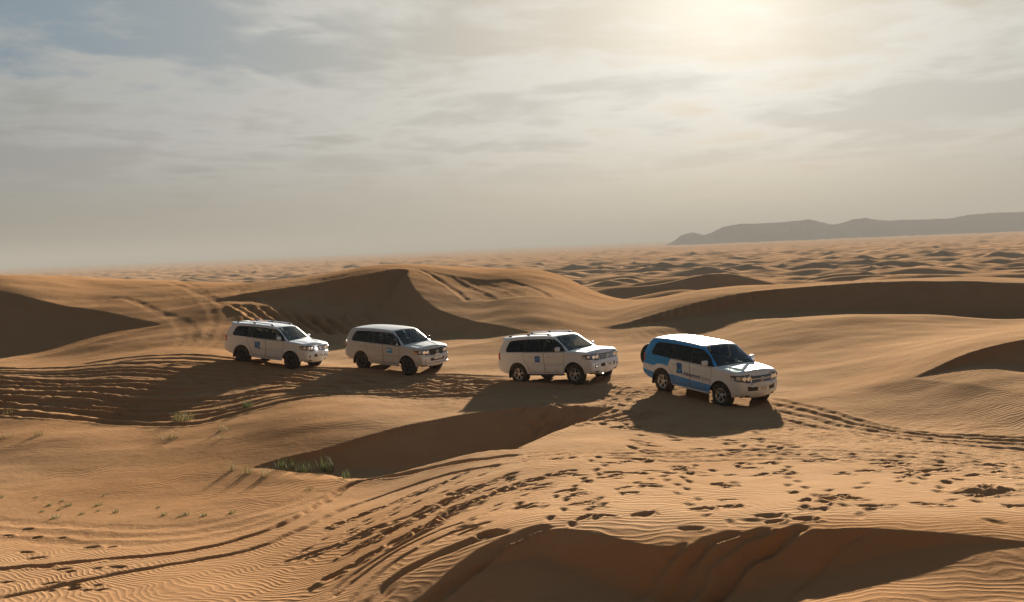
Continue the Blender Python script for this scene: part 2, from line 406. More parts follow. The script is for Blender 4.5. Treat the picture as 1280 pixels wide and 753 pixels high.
STAMPS = []    # x, y, angle, half length, half width, depth
def stamp(px, py, z, ang_, l=.17, w=.085, dep=.06):
    p = onz(px, py, z); STAMPS.append((p[0], p[1], ang_, l, w, dep))
def plateau_z(px, py): 
    return .55 + (py - 600) * .006
def trail(a, b, za, zb, n, spread, l=.2, w=.10, dep=.07):
    for i in range(n):
        t = (i + rnd.uniform(-.3, .3)) / max(1, n - 1)
        px = a[0] + (b[0] - a[0]) * t + rnd.gauss(0, spread); py = a[1] + (b[1] - a[1]) * t + rnd.gauss(0, spread * .35)
        pa = onz(*a, za); pb = onz(*b, zb)
        stamp(px, py, za + (zb - za) * t, math.atan2(pb[1] - pa[1], pb[0] - pa[0]) + rnd.gauss(0, .35), l * rnd.uniform(.7, 1.3), w * rnd.uniform(.8, 1.3), dep * rnd.uniform(.6, 1.3))
trail((640, 592), (440, 705), .35, -.7, 28, 5, .22, .09, .055)
trail((600, 615), (365, 712), .1, -1.0, 24, 6, .22, .09, .055)
trail((575, 640), (400, 735), .2, -.6, 20, 6, .23, .10, .06)
trail((560, 600), (420, 665), -.2, -.9, 16, 4)
trail((720, 588), (560, 640), .45, .15, 18, 6)
trail((640, 610), (500, 690), .35, -.2, 18, 7, .20, .09, .05)
def walk(a, b, za, zb, dep=.036):
    A, B = np.array(onz(*a, za)), np.array(onz(*b, zb)); L_ = np.linalg.norm(B[:2] - A[:2]); dr = (B[:2] - A[:2]) / L_; nn = np.array([-dr[1], dr[0]])
    st, i = 0.0, 0
    while st < L_:
        q = A[:2] + dr * st + nn * ((.12 if i % 2 else -.12) + rnd.gauss(0, .05) + .25 * math.sin(st * .7))
        STAMPS.append((q[0], q[1], math.atan2(dr[1], dr[0]) + rnd.gauss(0, .15), rnd.uniform(.13, .18), rnd.uniform(.06, .085), dep * rnd.uniform(.7, 1.2)))
        st += rnd.uniform(.5, .72); i += 1
walk((700, 655), (740, 570), .95, .33); walk((735, 650), (860, 575), .9, .35); walk((905, 655), (830, 580), .9, .35); walk((1000, 640), (1180, 582), .85, .4)
walk((1290, 612), (1040, 648), .6, .9); walk((660, 600), (1010, 590), .45, .5); walk((640, 600), (470, 668), .4, -.45); walk((620, 588), (410, 690), .1, -.9); walk((665, 612), (520, 705), .5, -.05)
walk((1060, 650), (960, 578), .92, .35); walk((590, 585), (380, 700), 0, -1.0); walk((1250, 640), (1120, 585), .8, .4)
for _ in range(60):
    px = rnd.uniform(560, 1290); py = 572 + 90 * rnd.random() ** 2.0
    if px < 640: py += (640 - px) * .25
    stamp(px, py, plateau_z(px, py), rnd.uniform(-.7, .7) + (0 if rnd.random() < .6 else 1.4), rnd.uniform(.11, .2), rnd.uniform(.06, .1), rnd.uniform(.025, .07))
for (qx, qy, n, s) in ((715, 620, 5, 14), (730, 632, 5, 10), (680, 605, 6, 12), (800, 615, 8, 22), (900, 640, 6, 12), (840, 585, 8, 16), (1060, 635, 10, 24), (1240, 622, 12, 22), (1230, 612, 8, 10),
                       (960, 652, 4, 10), (1010, 655, 3, 8), (1100, 585, 8, 20), (1190, 590, 10, 25), (660, 630, 6, 10), (1150, 640, 3, 12), (760, 590, 8, 20), (980, 590, 8, 26)):
    for _ in range(max(2, int(n * .6))):
        px, py = rnd.gauss(qx, s), rnd.gauss(qy, s * .22)
        stamp(px, py, plateau_z(px, py), rnd.uniform(-.5, .5), rnd.uniform(.12, .24), rnd.uniform(.06, .11), rnd.uniform(.03, .08))
for _ in range(90):                                  # round the pit's head and under the cars
    px, py = rnd.uniform(630, 800), rnd.uniform(492, 540)
    stamp(px, py, -.02, rnd.uniform(0, 3.1), rnd.uniform(.15, .28), rnd.uniform(.08, .13), rnd.uniform(.03, .07))
for _ in range(60):
    px, py = rnd.uniform(790, 1000), rnd.uniform(520, 578)
    stamp(px, py, .05, rnd.uniform(0, 3.1), rnd.uniform(.14, .26), rnd.uniform(.08, .12), rnd.uniform(.02, .05))
for _ in range(26):
    stamp(rnd.uniform(0, 150), rnd.uniform(655, 750), -1.15, rnd.uniform(-.4, .4), rnd.uniform(.1, .2), rnd.uniform(.06, .1), rnd.uniform(.03, .06))
STAMPS = np.array(STAMPS)

CHURN = [(spline([onz(*p) for p in pts], 30), w, a) for pts, w, a in (
    ([(560, 488, -.05), (680, 488, -.05), (780, 495, 0), (850, 515, 0), (930, 530, 0), (1060, 540, 0), (1180, 560, .1), (1300, 575, .2)], 3.2, 1.0),
    ([(-60, 490, 0), (150, 492, 0), (300, 484, 0), (450, 476, 0), (600, 480, 0)], 2.2, .9),
    ([(680, 570, .3), (800, 568, .3), (950, 568, .25), (1100, 575, .3), (1300, 592, .4)], 1.1, .9),
    ([(270, 385, 2.2), (330, 380, 2.2), (400, 385, 1.9), (460, 400, 1.3)], 4, .6))]

def detail(x, y):
    """ruts, footprints, churned sand; also how far each point is disturbed (0..1)"""
    dz = np.zeros_like(x); dist = np.zeros_like(x)
    for P, w, dep, rim in RUTS:
        idx = np.nonzero(box_mask(x, y, P, 4.5 * w))[0]
        if not len(idx): continue
        s, t = poly_dist(x[idx], y[idx], P)
        jit = .10 * pnoise(x[idx] * 1.9, y[idx] * 1.9) * w / .16
        a = np.abs(s + jit)
        ends = sst(t, 0, .06) * (1 - sst(t, .94, 1))
        rag = 1 + .25 * pnoise(x[idx] * 2.3 + 4, y[idx] * 2.3)
        dz[idx] += ends * dep * rag * (-np.exp(-(a / w) ** 2) + .55 * rim * np.exp(-((a - 1.75 * w) / (.65 * w)) ** 2))
        dist[idx] = np.maximum(dist[idx], ends * np.exp(-(a / (2.2 * w)) ** 2))
    near = np.nonzero((y > 12) & (y < 60) & (np.abs(x) < 40))[0]
    if len(near):
        order = near[np.argsort(y[near])]; ys = y[order]
        for sx, sy, an, l, w, dep in STAMPS:
            r = 2.6 * l
            a, b = np.searchsorted(ys, [sy - r, sy + r])
            k = order[a:b]; k = k[np.abs(x[k] - sx) < r]
            if not len(k): continue
            dx, dy = x[k] - sx, y[k] - sy
            u = (dx * math.cos(an) + dy * math.sin(an)) / l; v = (-dx * math.sin(an) + dy * math.cos(an)) / w
            q = u * u + v * v
            dz[k] += dep * (-np.exp(-q ** 1.5) + .26 * np.exp(-((np.sqrt(q) - 1.55) / .42) ** 2) * (1 + .5 * u))
            dist[k] = np.maximum(dist[k], np.exp(-q / 4))
    for P, w, a in CHURN:
        idx = np.nonzero(box_mask(x, y, P, 2.2 * w))[0]
        if not len(idx): continue
        s, t = poly_dist(x[idx], y[idx], P)
        m = a * np.exp(-(s / w) ** 2)
        xs, ys = x[idx], y[idx]
        rough = .04 * np.abs(fbm(xs * 1.3, ys * 1.3, 3, .6)) + .012 * fbm(xs * 4.2, ys * 4.2, 2)
        dz[idx] += m * rough
        dist[idx] = np.maximum(dist[idx], np.minimum(1, m))
    # churned mound beside the foreground footprints
    mx, my, _ = onz(1232, 620, .65)
    q = ((x - mx) / .42) ** 2 + ((y - my) / .40) ** 2
    k = q < 9
    if k.any():
        dz[k] += np.exp(-q[k]) * (.13 + .09 * fbm(x[k] * 3.5, y[k] * 3.5, 3))
    return dz, dist
def ground_z(x, y):
    """height of the undisturbed sand at single points"""
    return ground_smooth(np.atleast_1d(np.array(x, float)), np.atleast_1d(np.array(y, float)))

# ------------------------------------------------------------------ terrain mesh: rings round the camera's dune, fine where the photograph looks
def ratio_rows(a, b, q):
    n = int(math.log(b / a) / math.log(q)); return list(a * q ** np.arange(n))
rows = np.array(list(np.linspace(.6, 12.5, 16)) + ratio_rows(13, 33, 1.0023) + ratio_rows(33, 62, 1.0022) + ratio_rows(62, 112, 1.0038) + ratio_rows(112, 2600, 1.0078) + ratio_rows(2600, 14000, 1.02) + [14000.])
fine = np.radians(np.arange(-31, 31.01, .085))
side = np.radians(np.concatenate([np.arange(-180, -40, 4), np.arange(-40, -31, .8)]))
az = np.concatenate([side, fine, -side[::-1][:-1]])
nr, na = len(rows), len(az)
GX = (rows[:, None] * np.sin(az)[None]).ravel(); GY = (rows[:, None] * np.cos(az)[None]).ravel()
GZ = ground_smooth(GX, GY)
dz, dist = detail(GX, GY)
D_ = np.sqrt(GX ** 2 + GY ** 2)
GZ = GZ + dz
# ripple phase: crests run across the wind and swing down the flank of the foreground dune
bend = np.where(GX < 1.5, (GX - 1.5), 0)
phase = (GY * .97 + GX * .10 - .045 * bend ** 2 * np.exp(-((GY - 22) / 9) ** 2) + .35 * fbm(GX / 1.9, GY / 1.9, 3) + .55 * fbm(GX / 6., GY / 6., 2))
sl = np.zeros((nr, na)); z2 = GZ.reshape(nr, na)
sl[1:-1] = np.abs(z2[2:] - z2[:-2]) / (rows[2:] - rows[:-2])[:, None]
rip = (1 - .9 * np.clip(dist, 0, 1)) * (1 - sst(sl.ravel(), .30, .45)) * np.clip(.75 + .7 * fbm(GX / 5. + 3, GY / 5., 2), .25, 1.15) * (1 - .45 * sst(D_, 20, 42)) * (.5 + .5 * sst(D_, 15, 18.5)) * (1 - .35 * sst(-GX, 3, 9))
me = bpy.data.meshes.new('desert_sand')
nv = nr * na
centre = nv
me.vertices.add(nv + 1)
co = np.empty((nv + 1, 3)); co[:nv, 0] = GX; co[:nv, 1] = GY; co[:nv, 2] = GZ; co[nv] = (0, 0, 3.95)
me.vertices.foreach_set('co', co.ravel())
i0 = (np.arange(nr - 1)[:, None] * na + np.arange(na)[None])
j1 = np.roll(np.arange(na), -1)
i1 = (np.arange(nr - 1)[:, None] * na + j1[None])
quads = np.stack([i0.ravel(), i1.ravel(), (i1 + na).ravel(), (i0 + na).ravel()], 1)[:, ::-1]
tris = np.stack([np.arange(na), j1, np.full(na, centre)], 1)
nl = quads.size + tris.size; npol = len(quads) + len(tris)
me.loops.add(nl); me.loops.foreach_set('vertex_index', np.concatenate([quads.ravel(), tris.ravel()]).astype(np.int32))
me.polygons.add(npol)
ls = np.concatenate([np.arange(len(quads)) * 4, quads.size + np.arange(len(tris)) * 3]).astype(np.int32)
me.polygons.foreach_set('loop_start', ls)
me.polygons.foreach_set('use_smooth', np.ones(npol, bool))
me.update(calc_edges=True)
# sand zones: pale on the rippled crest and open right hand slopes, redder in the basin and beyond; the shade tone of the near slip face is painted in as redder sand
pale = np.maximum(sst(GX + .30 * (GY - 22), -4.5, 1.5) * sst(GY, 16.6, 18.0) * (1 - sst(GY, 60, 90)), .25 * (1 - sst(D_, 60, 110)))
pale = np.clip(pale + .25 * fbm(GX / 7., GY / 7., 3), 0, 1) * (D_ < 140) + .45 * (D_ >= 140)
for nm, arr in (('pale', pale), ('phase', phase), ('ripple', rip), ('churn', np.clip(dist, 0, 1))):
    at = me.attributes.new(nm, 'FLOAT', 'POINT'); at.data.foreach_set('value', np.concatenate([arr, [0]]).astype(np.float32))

def sand_material():
    m, t, b = new_mat('sand')
    L = t.links
    geo = N(t, 'ShaderNodeNewGeometry')
    big = N(t, 'ShaderNodeTexNoise', i_Scale=.035, i_Detail=5.0, i_Roughness=.6)
    mid = N(t, 'ShaderNodeTexNoise', i_Scale=.9, i_Detail=6.0, i_Roughness=.65)
    grain = N(t, 'ShaderNodeTexNoise', i_Scale=38.0, i_Detail=4.0, i_Roughness=.75)
    for n_ in (big, mid, grain): L.new(geo.outputs['Position'], n_.inputs['Vector'])
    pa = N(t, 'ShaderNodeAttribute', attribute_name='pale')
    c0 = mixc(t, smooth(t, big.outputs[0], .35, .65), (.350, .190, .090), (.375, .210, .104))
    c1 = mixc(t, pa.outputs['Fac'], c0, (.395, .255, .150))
    c2 = mixc(t, mth(t, 'MULTIPLY', smooth(t, mid.outputs[0], .35, .7), .35), c1, (.31, .175, .092))
    c3 = mixc(t, mth(t, 'MULTIPLY', smooth(t, grain.outputs[0], .45, .75), .30), c2, (.29, .175, .10))
    L.new(c3, b.inputs['Base Color'])
    b.inputs['Roughness'].default_value = .85
    b.inputs['Specular IOR Level'].default_value = 0.0
    b.inputs['Diffuse Roughness'].default_value = 0.0
    ph = N(t, 'ShaderNodeAttribute', attribute_name='phase'); rp = N(t, 'ShaderNodeAttribute', attribute_name='ripple'); ch = N(t, 'ShaderNodeAttribute', attribute_name='churn')
    k = 2 * math.pi / .175
    a1 = mth(t, 'MULTIPLY', ph.outputs['Fac'], k)
    s1 = mth(t, 'SINE', a1)
    s2 = mth(t, 'MULTIPLY', mth(t, 'SINE', mth(t, 'ADD', mth(t, 'MULTIPLY', a1, 2.0), 1.2)), .28)
    hgt = mth(t, 'MULTIPLY', mth(t, 'ADD', s1, s2), mth(t, 'MULTIPLY', rp.outputs['Fac'], .0062))
    g = mth(t, 'MULTIPLY', grain.outputs[0], .0035)
    lump = N(t, 'ShaderNodeTexNoise', i_Scale=7.0, i_Detail=6.0, i_Roughness=.7); L.new(geo.outputs['Position'], lump.inputs['Vector'])
    lh = mth(t, 'MULTIPLY', lump.outputs[0], mth(t, 'ADD', .007, mth(t, 'MULTIPLY', ch.outputs['Fac'], .032)))
    bp = N(t, 'ShaderNodeBump', i_Strength=1.0, i_Distance=1.0)
    mh = mth(t, 'MULTIPLY', mid.outputs[0], .045)
    L.new(mth(t, 'ADD', mth(t, 'ADD', mth(t, 'ADD', hgt, g), lh), mh), bp.inputs['Height'])
    L.new(bp.outputs[0], b.inputs['Normal'])
    return m
SAND = sand_material()
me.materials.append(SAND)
desert = bpy.data.objects.new('desert_sand', me); COL.objects.link(desert)
tag(desert, kind='structure', label='rolling orange desert sand with ripples, tyre tracks and footprints')

# ------------------------------------------------------------------ far rocky hills
def build_hills():
    sil = [(800, 315), (830, 309), (843, 302), (852, 294), (866, 290.5), (880, 294), (892, 290), (905, 283.5), (925, 280), (950, 279.5), (975, 278), (1000, 276), (1012, 274.5), (1024, 277), (1040, 281), (1052, 279), (1066, 274.5), (1082, 272.5),
           (1098, 275), (1110, 276), (1130, 275), (1160, 274.5), (1190, 273), (1210, 269), (1235, 266.5), (1262, 265.5), (1290, 265), (1340, 262), (1400, 265), (1480, 262), (1560, 270), (1650, 282)]
    dist_ = 3700.0
    px = np.arange(800, 1650, 1.5); py = np.interp(px, [s[0] for s in sil], [s[1] for s in sil])
    top = np.array([ond(a, b, dist_) for a, b in zip(px, py)])
    base_z = -19.0
    prof = np.linspace(-1, 1, 33)
    V = np.zeros((len(px), len(prof), 3))
    for j, q in enumerate(prof):
        X = top[:, 0] + 0 * q; Y = dist_ + q * (300 + 80 * pnoise(top[:, 0] / 300., np.zeros(len(px))))
        rid = 1 - np.abs(q) ** .9
        gul = fbm(X / 130. + 2, Y / 160., 4, .55)
        H = (top[:, 2] - base_z)
        h = H * np.clip(rid + (1 - rid) * rid * 1.2 * gul, 0, 1.0)
        V[:, j] = np.stack([X + 25 * gul * (1 - rid), Y, base_z + h + (1.5 * pnoise(X / 22., Y / 22.) if abs(q) < .05 else 0)], 1)
    f = []
    m = len(prof)
    for i in range(len(px) - 1):
        for j in range(m - 1):
            a = i * m + j; f.append((a, a + m, a + m + 1, a + 1))
    mt, t, b = new_mat('rock')
    nz = N(t, 'ShaderNodeTexNoise', i_Scale=.02, i_Detail=8.0, i_Roughness=.65)
    geo = N(t, 'ShaderNodeNewGeometry'); t.links.new(geo.outputs['Position'], nz.inputs['Vector'])
    t.links.new(mixc(t, nz.outputs[0], (.045, .042, .04), (.085, .078, .07)), b.inputs['Base Color'])
    b.inputs['Roughness'].default_value = .95; b.inputs['Specular IOR Level'].default_value = 0.0
    o = mesh_obj('hills', V.reshape(-1, 3), f, mt)
    return tag(o, kind='structure', label='low grey rocky hills on the hazy horizon')
build_hills()
# ------------------------------------------------------------------ finding the ground under a pixel
def hit(px, py, t0=9.0, t1=160.0):
    v = ray(px, py); t = np.linspace(t0, t1, 4000)
    x, y, z = v[0] * t, v[1] * t, CAM_Z + v[2] * t
    g = ground_smooth(x, y); k = int(np.argmax(z < g))
    return np.array([x[k], y[k], g[k]])

# ------------------------------------------------------------------ materials of the cars
def car_paint(name, col, metal=0.0, rough=.42):
    m, t, b = new_mat(name)
    geo = N(t, 'ShaderNodeTexCoord'); nz = N(t, 'ShaderNodeTexNoise', i_Scale=3.5, i_Detail=6.0, i_Roughness=.65)
    t.links.new(geo.outputs['Object'], nz.inputs['Vector'])
    sp = N(t, 'ShaderNodeSeparateXYZ'); t.links.new(geo.outputs['Object'], sp.inputs[0])
    # dust thrown up by the wheels settles on the lower panels
    dust = mth(t, 'MULTIPLY', mth(t, 'ADD', mth(t, 'MULTIPLY', smooth(t, sp.outputs[2], .95, .40), .40), .03), smooth(t, nz.outputs[0], .30, .75), clamp=True)
    t.links.new(mixc(t, dust, tuple(col), (.40, .28, .18)), b.inputs['Base Color'])
    t.links.new(mth(t, 'ADD', rough, mth(t, 'MULTIPLY', dust, .45), clamp=True), b.inputs['Roughness'])
    b.inputs['Metallic'].default_value = metal
    b.inputs['Coat Weight'].default_value = .22; b.inputs['Coat Roughness'].default_value = .10; b.inputs['Specular IOR Level'].default_value = .35
    return m
def glass_mat(name, tint, rough=.02):
    m = bpy.data.materials.new(name); m.use_nodes = True; t = m.node_tree; t.nodes.clear()
    tr = N(t, 'ShaderNodeBsdfTransparent', i_Color=(*tint, 1)); gl = N(t, 'ShaderNodeBsdfGlossy', i_Roughness=rough)
    gl.inputs['Color'].default_value = (.80, .84, .88, 1)
    fr = N(t, 'ShaderNodeFresnel', i_IOR=1.40); mx = N(t, 'ShaderNodeMixShader'); out = N(t, 'ShaderNodeOutputMaterial')
    t.links.new(mth(t, 'ADD', fr.outputs[0], .015, clamp=True), mx.inputs[0]); t.links.new(tr.outputs[0], mx.inputs[1]); t.links.new(gl.outputs[0], mx.inputs[2]); t.links.new(mx.outputs[0], out.inputs[0])
    return m
MT = dict(
    white=car_paint('white_paint', (.65, .735, .84)), silver=car_paint('silver_paint', (.52, .56, .61), .25, .38), blue=car_paint('blue_paint', (.02, .28, .78)),
    black=simple('black_plastic', (.018, .018, .019), .45), under=simple('dark_underbody', (.02, .018, .016), .85), rubber=None,
    chrome=simple('chrome', (.72, .73, .75), .16, 1.0), alloy=simple('alloy', (.62, .62, .63), .33, .85), dark_alloy=simple('dark_alloy', (.05, .05, .055), .42, .6),
    lens=simple('lamp_lens', (.62, .66, .72), .10, .35, .6), reflector=simple('lamp_reflector', (.92, .93, .95), .08, 1.0), bezel=simple('lamp_bezel', (.10, .11, .14), .12, .5, 1.0),
    red=simple('red_lens', (.52, .012, .02), .14, 0, 1.0), amber=simple('amber_lens', (.75, .25, .05), .15, 0, 1.0),
    plate=simple('plate_white', (.75, .75, .72), .45), ink=simple('plate_ink', (.02, .02, .025), .5),
    seat=simple('seat_fabric', (.13, .115, .10), .9), liner=simple('cabin_liner', (.10, .095, .09), .9), dash=simple('dashboard', (.03, .03, .032), .7),
    windscreen=glass_mat('windscreen_glass', (.66, .74, .72)), clear=glass_mat('side_glass', (.42, .47, .46)), tinted=glass_mat('tinted_glass', (.10, .12, .12)),
    decal_blue=simple('decal_blue', (.012, .12, .42), .4), decal_navy=simple('decal_navy', (.015, .03, .22), .4), decal_light=simple('decal_light_blue', (.05, .36, .75), .4), decal_teal=simple('decal_teal', (.10, .52, .62), .4), decal_white=simple('decal_white', (.78, .80, .82), .4), decal_grey=simple('decal_grey', (.22, .22, .26), .5))
def rubber():
    m, t, b = new_mat('tyre_rubber')
    nz = N(t, 'ShaderNodeTexNoise', i_Scale=9.0, i_Detail=5.0); tcn = N(t, 'ShaderNodeTexCoord'); t.links.new(tcn.outputs['Object'], nz.inputs['Vector'])
    t.links.new(mixc(t, smooth(t, nz.outputs[0], .45, .75), (.016, .016, .017), (.10, .07, .045)), b.inputs['Base Color']); b.inputs['Roughness'].default_value = .8
    return m
MT['rubber'] = rubber()

# ------------------------------------------------------------------ small shape helpers (verts, faces)
def rbox(cx_, cy_, cz_, sx, sy, sz, bev=.01, seg=2, rot=None):
    bm = bmesh.new(); bmesh.ops.create_cube(bm, size=1.0)
    for v in bm.verts: v.co = Vector((v.co.x * sx, v.co.y * sy, v.co.z * sz))
    if bev > 0: bmesh.ops.bevel(bm, geom=bm.edges[:], offset=min(bev, .49 * min(sx, sy, sz)), segments=seg, profile=.5, affect='EDGES')
    if rot is not None: bmesh.ops.rotate(bm, verts=bm.verts, cent=(0, 0, 0), matrix=rot)
    bm.verts.index_update()
    V = [(v.co.x + cx_, v.co.y + cy_, v.co.z + cz_) for v in bm.verts]; Fc = [[v.index for v in f.verts] for f in bm.faces]
    bm.free(); return V, Fc
def tube(path, r, n=10, cap=True):
    P = [Vector(p) for p in path]; V = []; Fc = []
    for i, p in enumerate(P):
        d = (P[min(i + 1, len(P) - 1)] - P[max(i - 1, 0)]).normalized()
        a = d.cross(Vector((0, 0, 1)));  a = a.normalized() if a.length > 1e-4 else Vector((1, 0, 0)); b = d.cross(a).normalized()
        rr = r[i] if isinstance(r, (list, tuple)) else r
        for k in range(n):
            an = 2 * math.pi * k / n; V.append(p + (a * math.cos(an) + b * math.sin(an)) * rr)
    for i in range(len(P) - 1):
        for k in range(n):
            Fc.append((i * n + k, i * n + (k + 1) % n, (i + 1) * n + (k + 1) % n, (i + 1) * n + k))
    if cap: Fc.append(tuple(range(n))[::-1]); Fc.append(tuple(range((len(P) - 1) * n, len(P) * n)))
    return V, Fc
def lathe_y(prof, n=40):           # profile (y, r) turned about the y axis
    V, Fc = [], []
    for (y, r) in prof:
        for k in range(n):
            a = 2 * math.pi * k / n; V.append((r * math.cos(a), y, r * math.sin(a)))
    for i in range(len(prof) - 1):
        for k in range(n): Fc.append((i * n + k, i * n + (k + 1) % n, (i + 1) * n + (k + 1) % n, (i + 1) * n + k))
    return V, Fc
def join(*parts):
    V, Fc = [], []
    for v, f in parts:
        o = len(V); V += list(v); Fc += [[i + o for i in q] for q in f]
    return V, Fc
def grid_faces(nu, nv): return [(i * nv + j, (i + 1) * nv + j, (i + 1) * nv + j + 1, i * nv + j + 1) for i in range(nu - 1) for j in range(nv - 1)]

# ------------------------------------------------------------------ body of the off-roader: side skin from its outline, closed by a crowned strip
AX = 1.425; WR = .405; HALF_TRACK = .825
OUT = [(-2.47, .50), (-2.56, .56), (-2.60, .66), (-2.60, .80), (-2.585, .90), (-2.545, .94), (-2.535, 1.06), (-2.52, 1.20), (-2.49, 1.32), (-2.43, 1.47), (-2.36, 1.62), (-2.28, 1.74), (-2.17, 1.815),
       (-1.95, 1.845), (-1.5, 1.872), (-1.0, 1.885), (-.4, 1.885), (0.0, 1.875), (.22, 1.858), (.36, 1.828), (.46, 1.775), (.70, 1.60), (.92, 1.44), (1.09, 1.325), (1.16, 1.292), (1.3, 1.284), (1.6, 1.268), (1.9, 1.240), (2.06, 1.210),
       (2.14, 1.165), (2.175, 1.07), (2.195, .96), (2.205, .88), (2.24, .83), (2.25, .72), (2.24, .60), (2.19, .50), (2.09, .44)]
CROWN_X = [(-2.6, .06), (-2.45, .06), (-2.1, .03), (-1.0, .035), (.2, .035), (.5, .07), (1.0, .07), (1.2, .03), (1.9, .03), (2.1, .10), (2.3, .14)]
def out_dense():
    P = spline([(a, b, 0) for a, b in OUT], 37 * 5)[:, :2]
    return P
OD = out_dense()
def w_plan(x, z):
    w = np.full_like(x, .975)
    w = w - np.where(x > 1.35, .13 * np.clip((x - 1.35) / .9, 0, 1.2) ** 2.6, 0) - np.where(x < -1.75, .11 * np.clip((-1.75 - x) / .85, 0, 1.2) ** 2.2, 0)
    w = w - .30 * np.clip(z - 1.24, 0, 1) - .10 * np.clip(z - 1.24, 0, 1) ** 2 - .06 * np.clip(.72 - z, 0, 1)
    w = w - .022 * np.exp(-((z - .735) / .07) ** 2) * (np.abs(x) < 1.0) + .010 * np.exp(-((z - 1.16) / .05) ** 2)
    for a in (-AX, AX):
        rr = np.sqrt((x - a) ** 2 + (z - .42) ** 2); w = w + .022 * np.exp(-((rr - .50) / .07) ** 2) * (z < 1.15)
    return w
def side_y(x, z):
    x = np.asarray(x, float); z = np.asarray(z, float)
    shp = x.shape; x = x.ravel(); z = z.ravel()
    d, _ = poly_dist(x, z, OD); d = np.abs(d)
    r = np.where(z > 1.3, .085, np.where(x > 1.2, .10, .09))
    q = np.clip(d, 0, r)
    return (w_plan(x, z) - r + np.sqrt(np.maximum(0, r * r - (r - q) ** 2))).reshape(shp)
def arch_pts(cx_, r=.485, z0=.42, n=18):
    a0 = math.asin((z0 - .40) / r); return [(cx_ + r * math.cos(a), .40 + r * math.sin(a) * (1.0)) for a in np.linspace(a0, math.pi - a0, n)]
BOTTOM = [(1.95, .42)] + arch_pts(AX) + [(.6, .41), (.2, .41), (-.2, .41), (-.6, .41)] + arch_pts(-AX) + [(-1.95, .43), (-2.2, .46)]
RING = [tuple(p) for p in OD] + BOTTOM
WINDOWS = dict(front=[(1.02, 1.318), (.80, 1.50), (.60, 1.635), (.42, 1.728), (.20, 1.752), (.02, 1.756), (.00, 1.300), (.5, 1.302)],
               rear=[(-.07, 1.300), (-.05, 1.757), (-.5, 1.755), (-.93, 1.748), (-.97, 1.5), (-.98, 1.305)],
               quarter=[(-1.05, 1.306), (-1.02, 1.746), (-1.5, 1.728), (-1.78, 1.705), (-1.87, 1.655), (-1.99, 1.42), (-2.0, 1.345), (-1.95, 1.312)])
BAND = [(1.09, 1.285), (.82, 1.515), (.62, 1.655), (.44, 1.750), (.20, 1.775), (-.5, 1.777), (-1.0, 1.770), (-1.5, 1.751), (-1.80, 1.727), (-1.90, 1.67), (-2.02, 1.43), (-2.03, 1.335), (-1.97, 1.285), (-1.0, 1.278), (0, 1.272), (.6, 1.274)]
DOORS = dict(front=[(1.00, 1.262), (.985, .90), (.93, .62), (.90, .47), (-.02, .47), (-.035, 1.258)],
             rear=[(-.05, 1.258), (-.035, .47), (-.80, .47), (-.87, .62), (-.93, .77), (-1.02, .90), (-1.10, 1.02), (-1.10, 1.264)])
TWO_TONE = dict(upper=[(-2.8, .93), (-1.86, .90), (-1.72, .985), (-1.425, 1.02), (-1.17, .975), (-1.10, 1.10), (-.99, 1.272), (-.7, 1.276), (.0, 1.276), (.9, 1.282), (1.13, 1.30), (.95, 1.46), (.73, 1.62), (.50, 1.775), (.38, 1.83), (.2, 1.845), (-.6, 1.862), (-1.4, 1.858), (-1.95, 1.832), (-2.4, 1.86), (-2.8, 1.3)],
                lower=[(-2.8, .40), (-2.8, .72), (-2.3, .69), (-1.6, .66), (-1.0, .73), (0, .69), (1.0, .67), (1.6, .40), (0, .3)])
def inside(poly, x, y):
    c = np.zeros(x.shape, bool); n = len(poly); j = n - 1
    for i in range(n):
        xi, yi = poly[i]; xj, yj = poly[j]
        c ^= ((yi > y) != (yj > y)) & (x < (xj - xi) * (y - yi) / (yj - yi + 1e-15) + xi); j = i
    return c
def inset(poly, d):
    P = np.array(poly); n = len(P); A = .5 * sum(P[i][0] * P[(i + 1) % n][1] - P[(i + 1) % n][0] * P[i][1] for i in range(n)); s = 1 if A > 0 else -1
    out = []
    for i in range(n):
        a, b, c = P[i - 1], P[i], P[(i + 1) % n]
        n1 = np.array([-(b - a)[1], (b - a)[0]]) * s / np.linalg.norm(b - a); n2 = np.array([-(c - b)[1], (c - b)[0]]) * s / np.linalg.norm(c - b)
        m = n1 + n2; m /= max(.3, np.dot(m, n1)); out.append(tuple(b + m * d))
    return out
def densify(poly, step=.05):
    out = []
    for i in range(len(poly)):
        a = np.array(poly[i]); b = np.array(poly[(i + 1) % len(poly)]); n = max(1, int(np.linalg.norm(b - a) / step))
        out += [tuple(a + (b - a) * k / n) for k in range(n)]
    return out
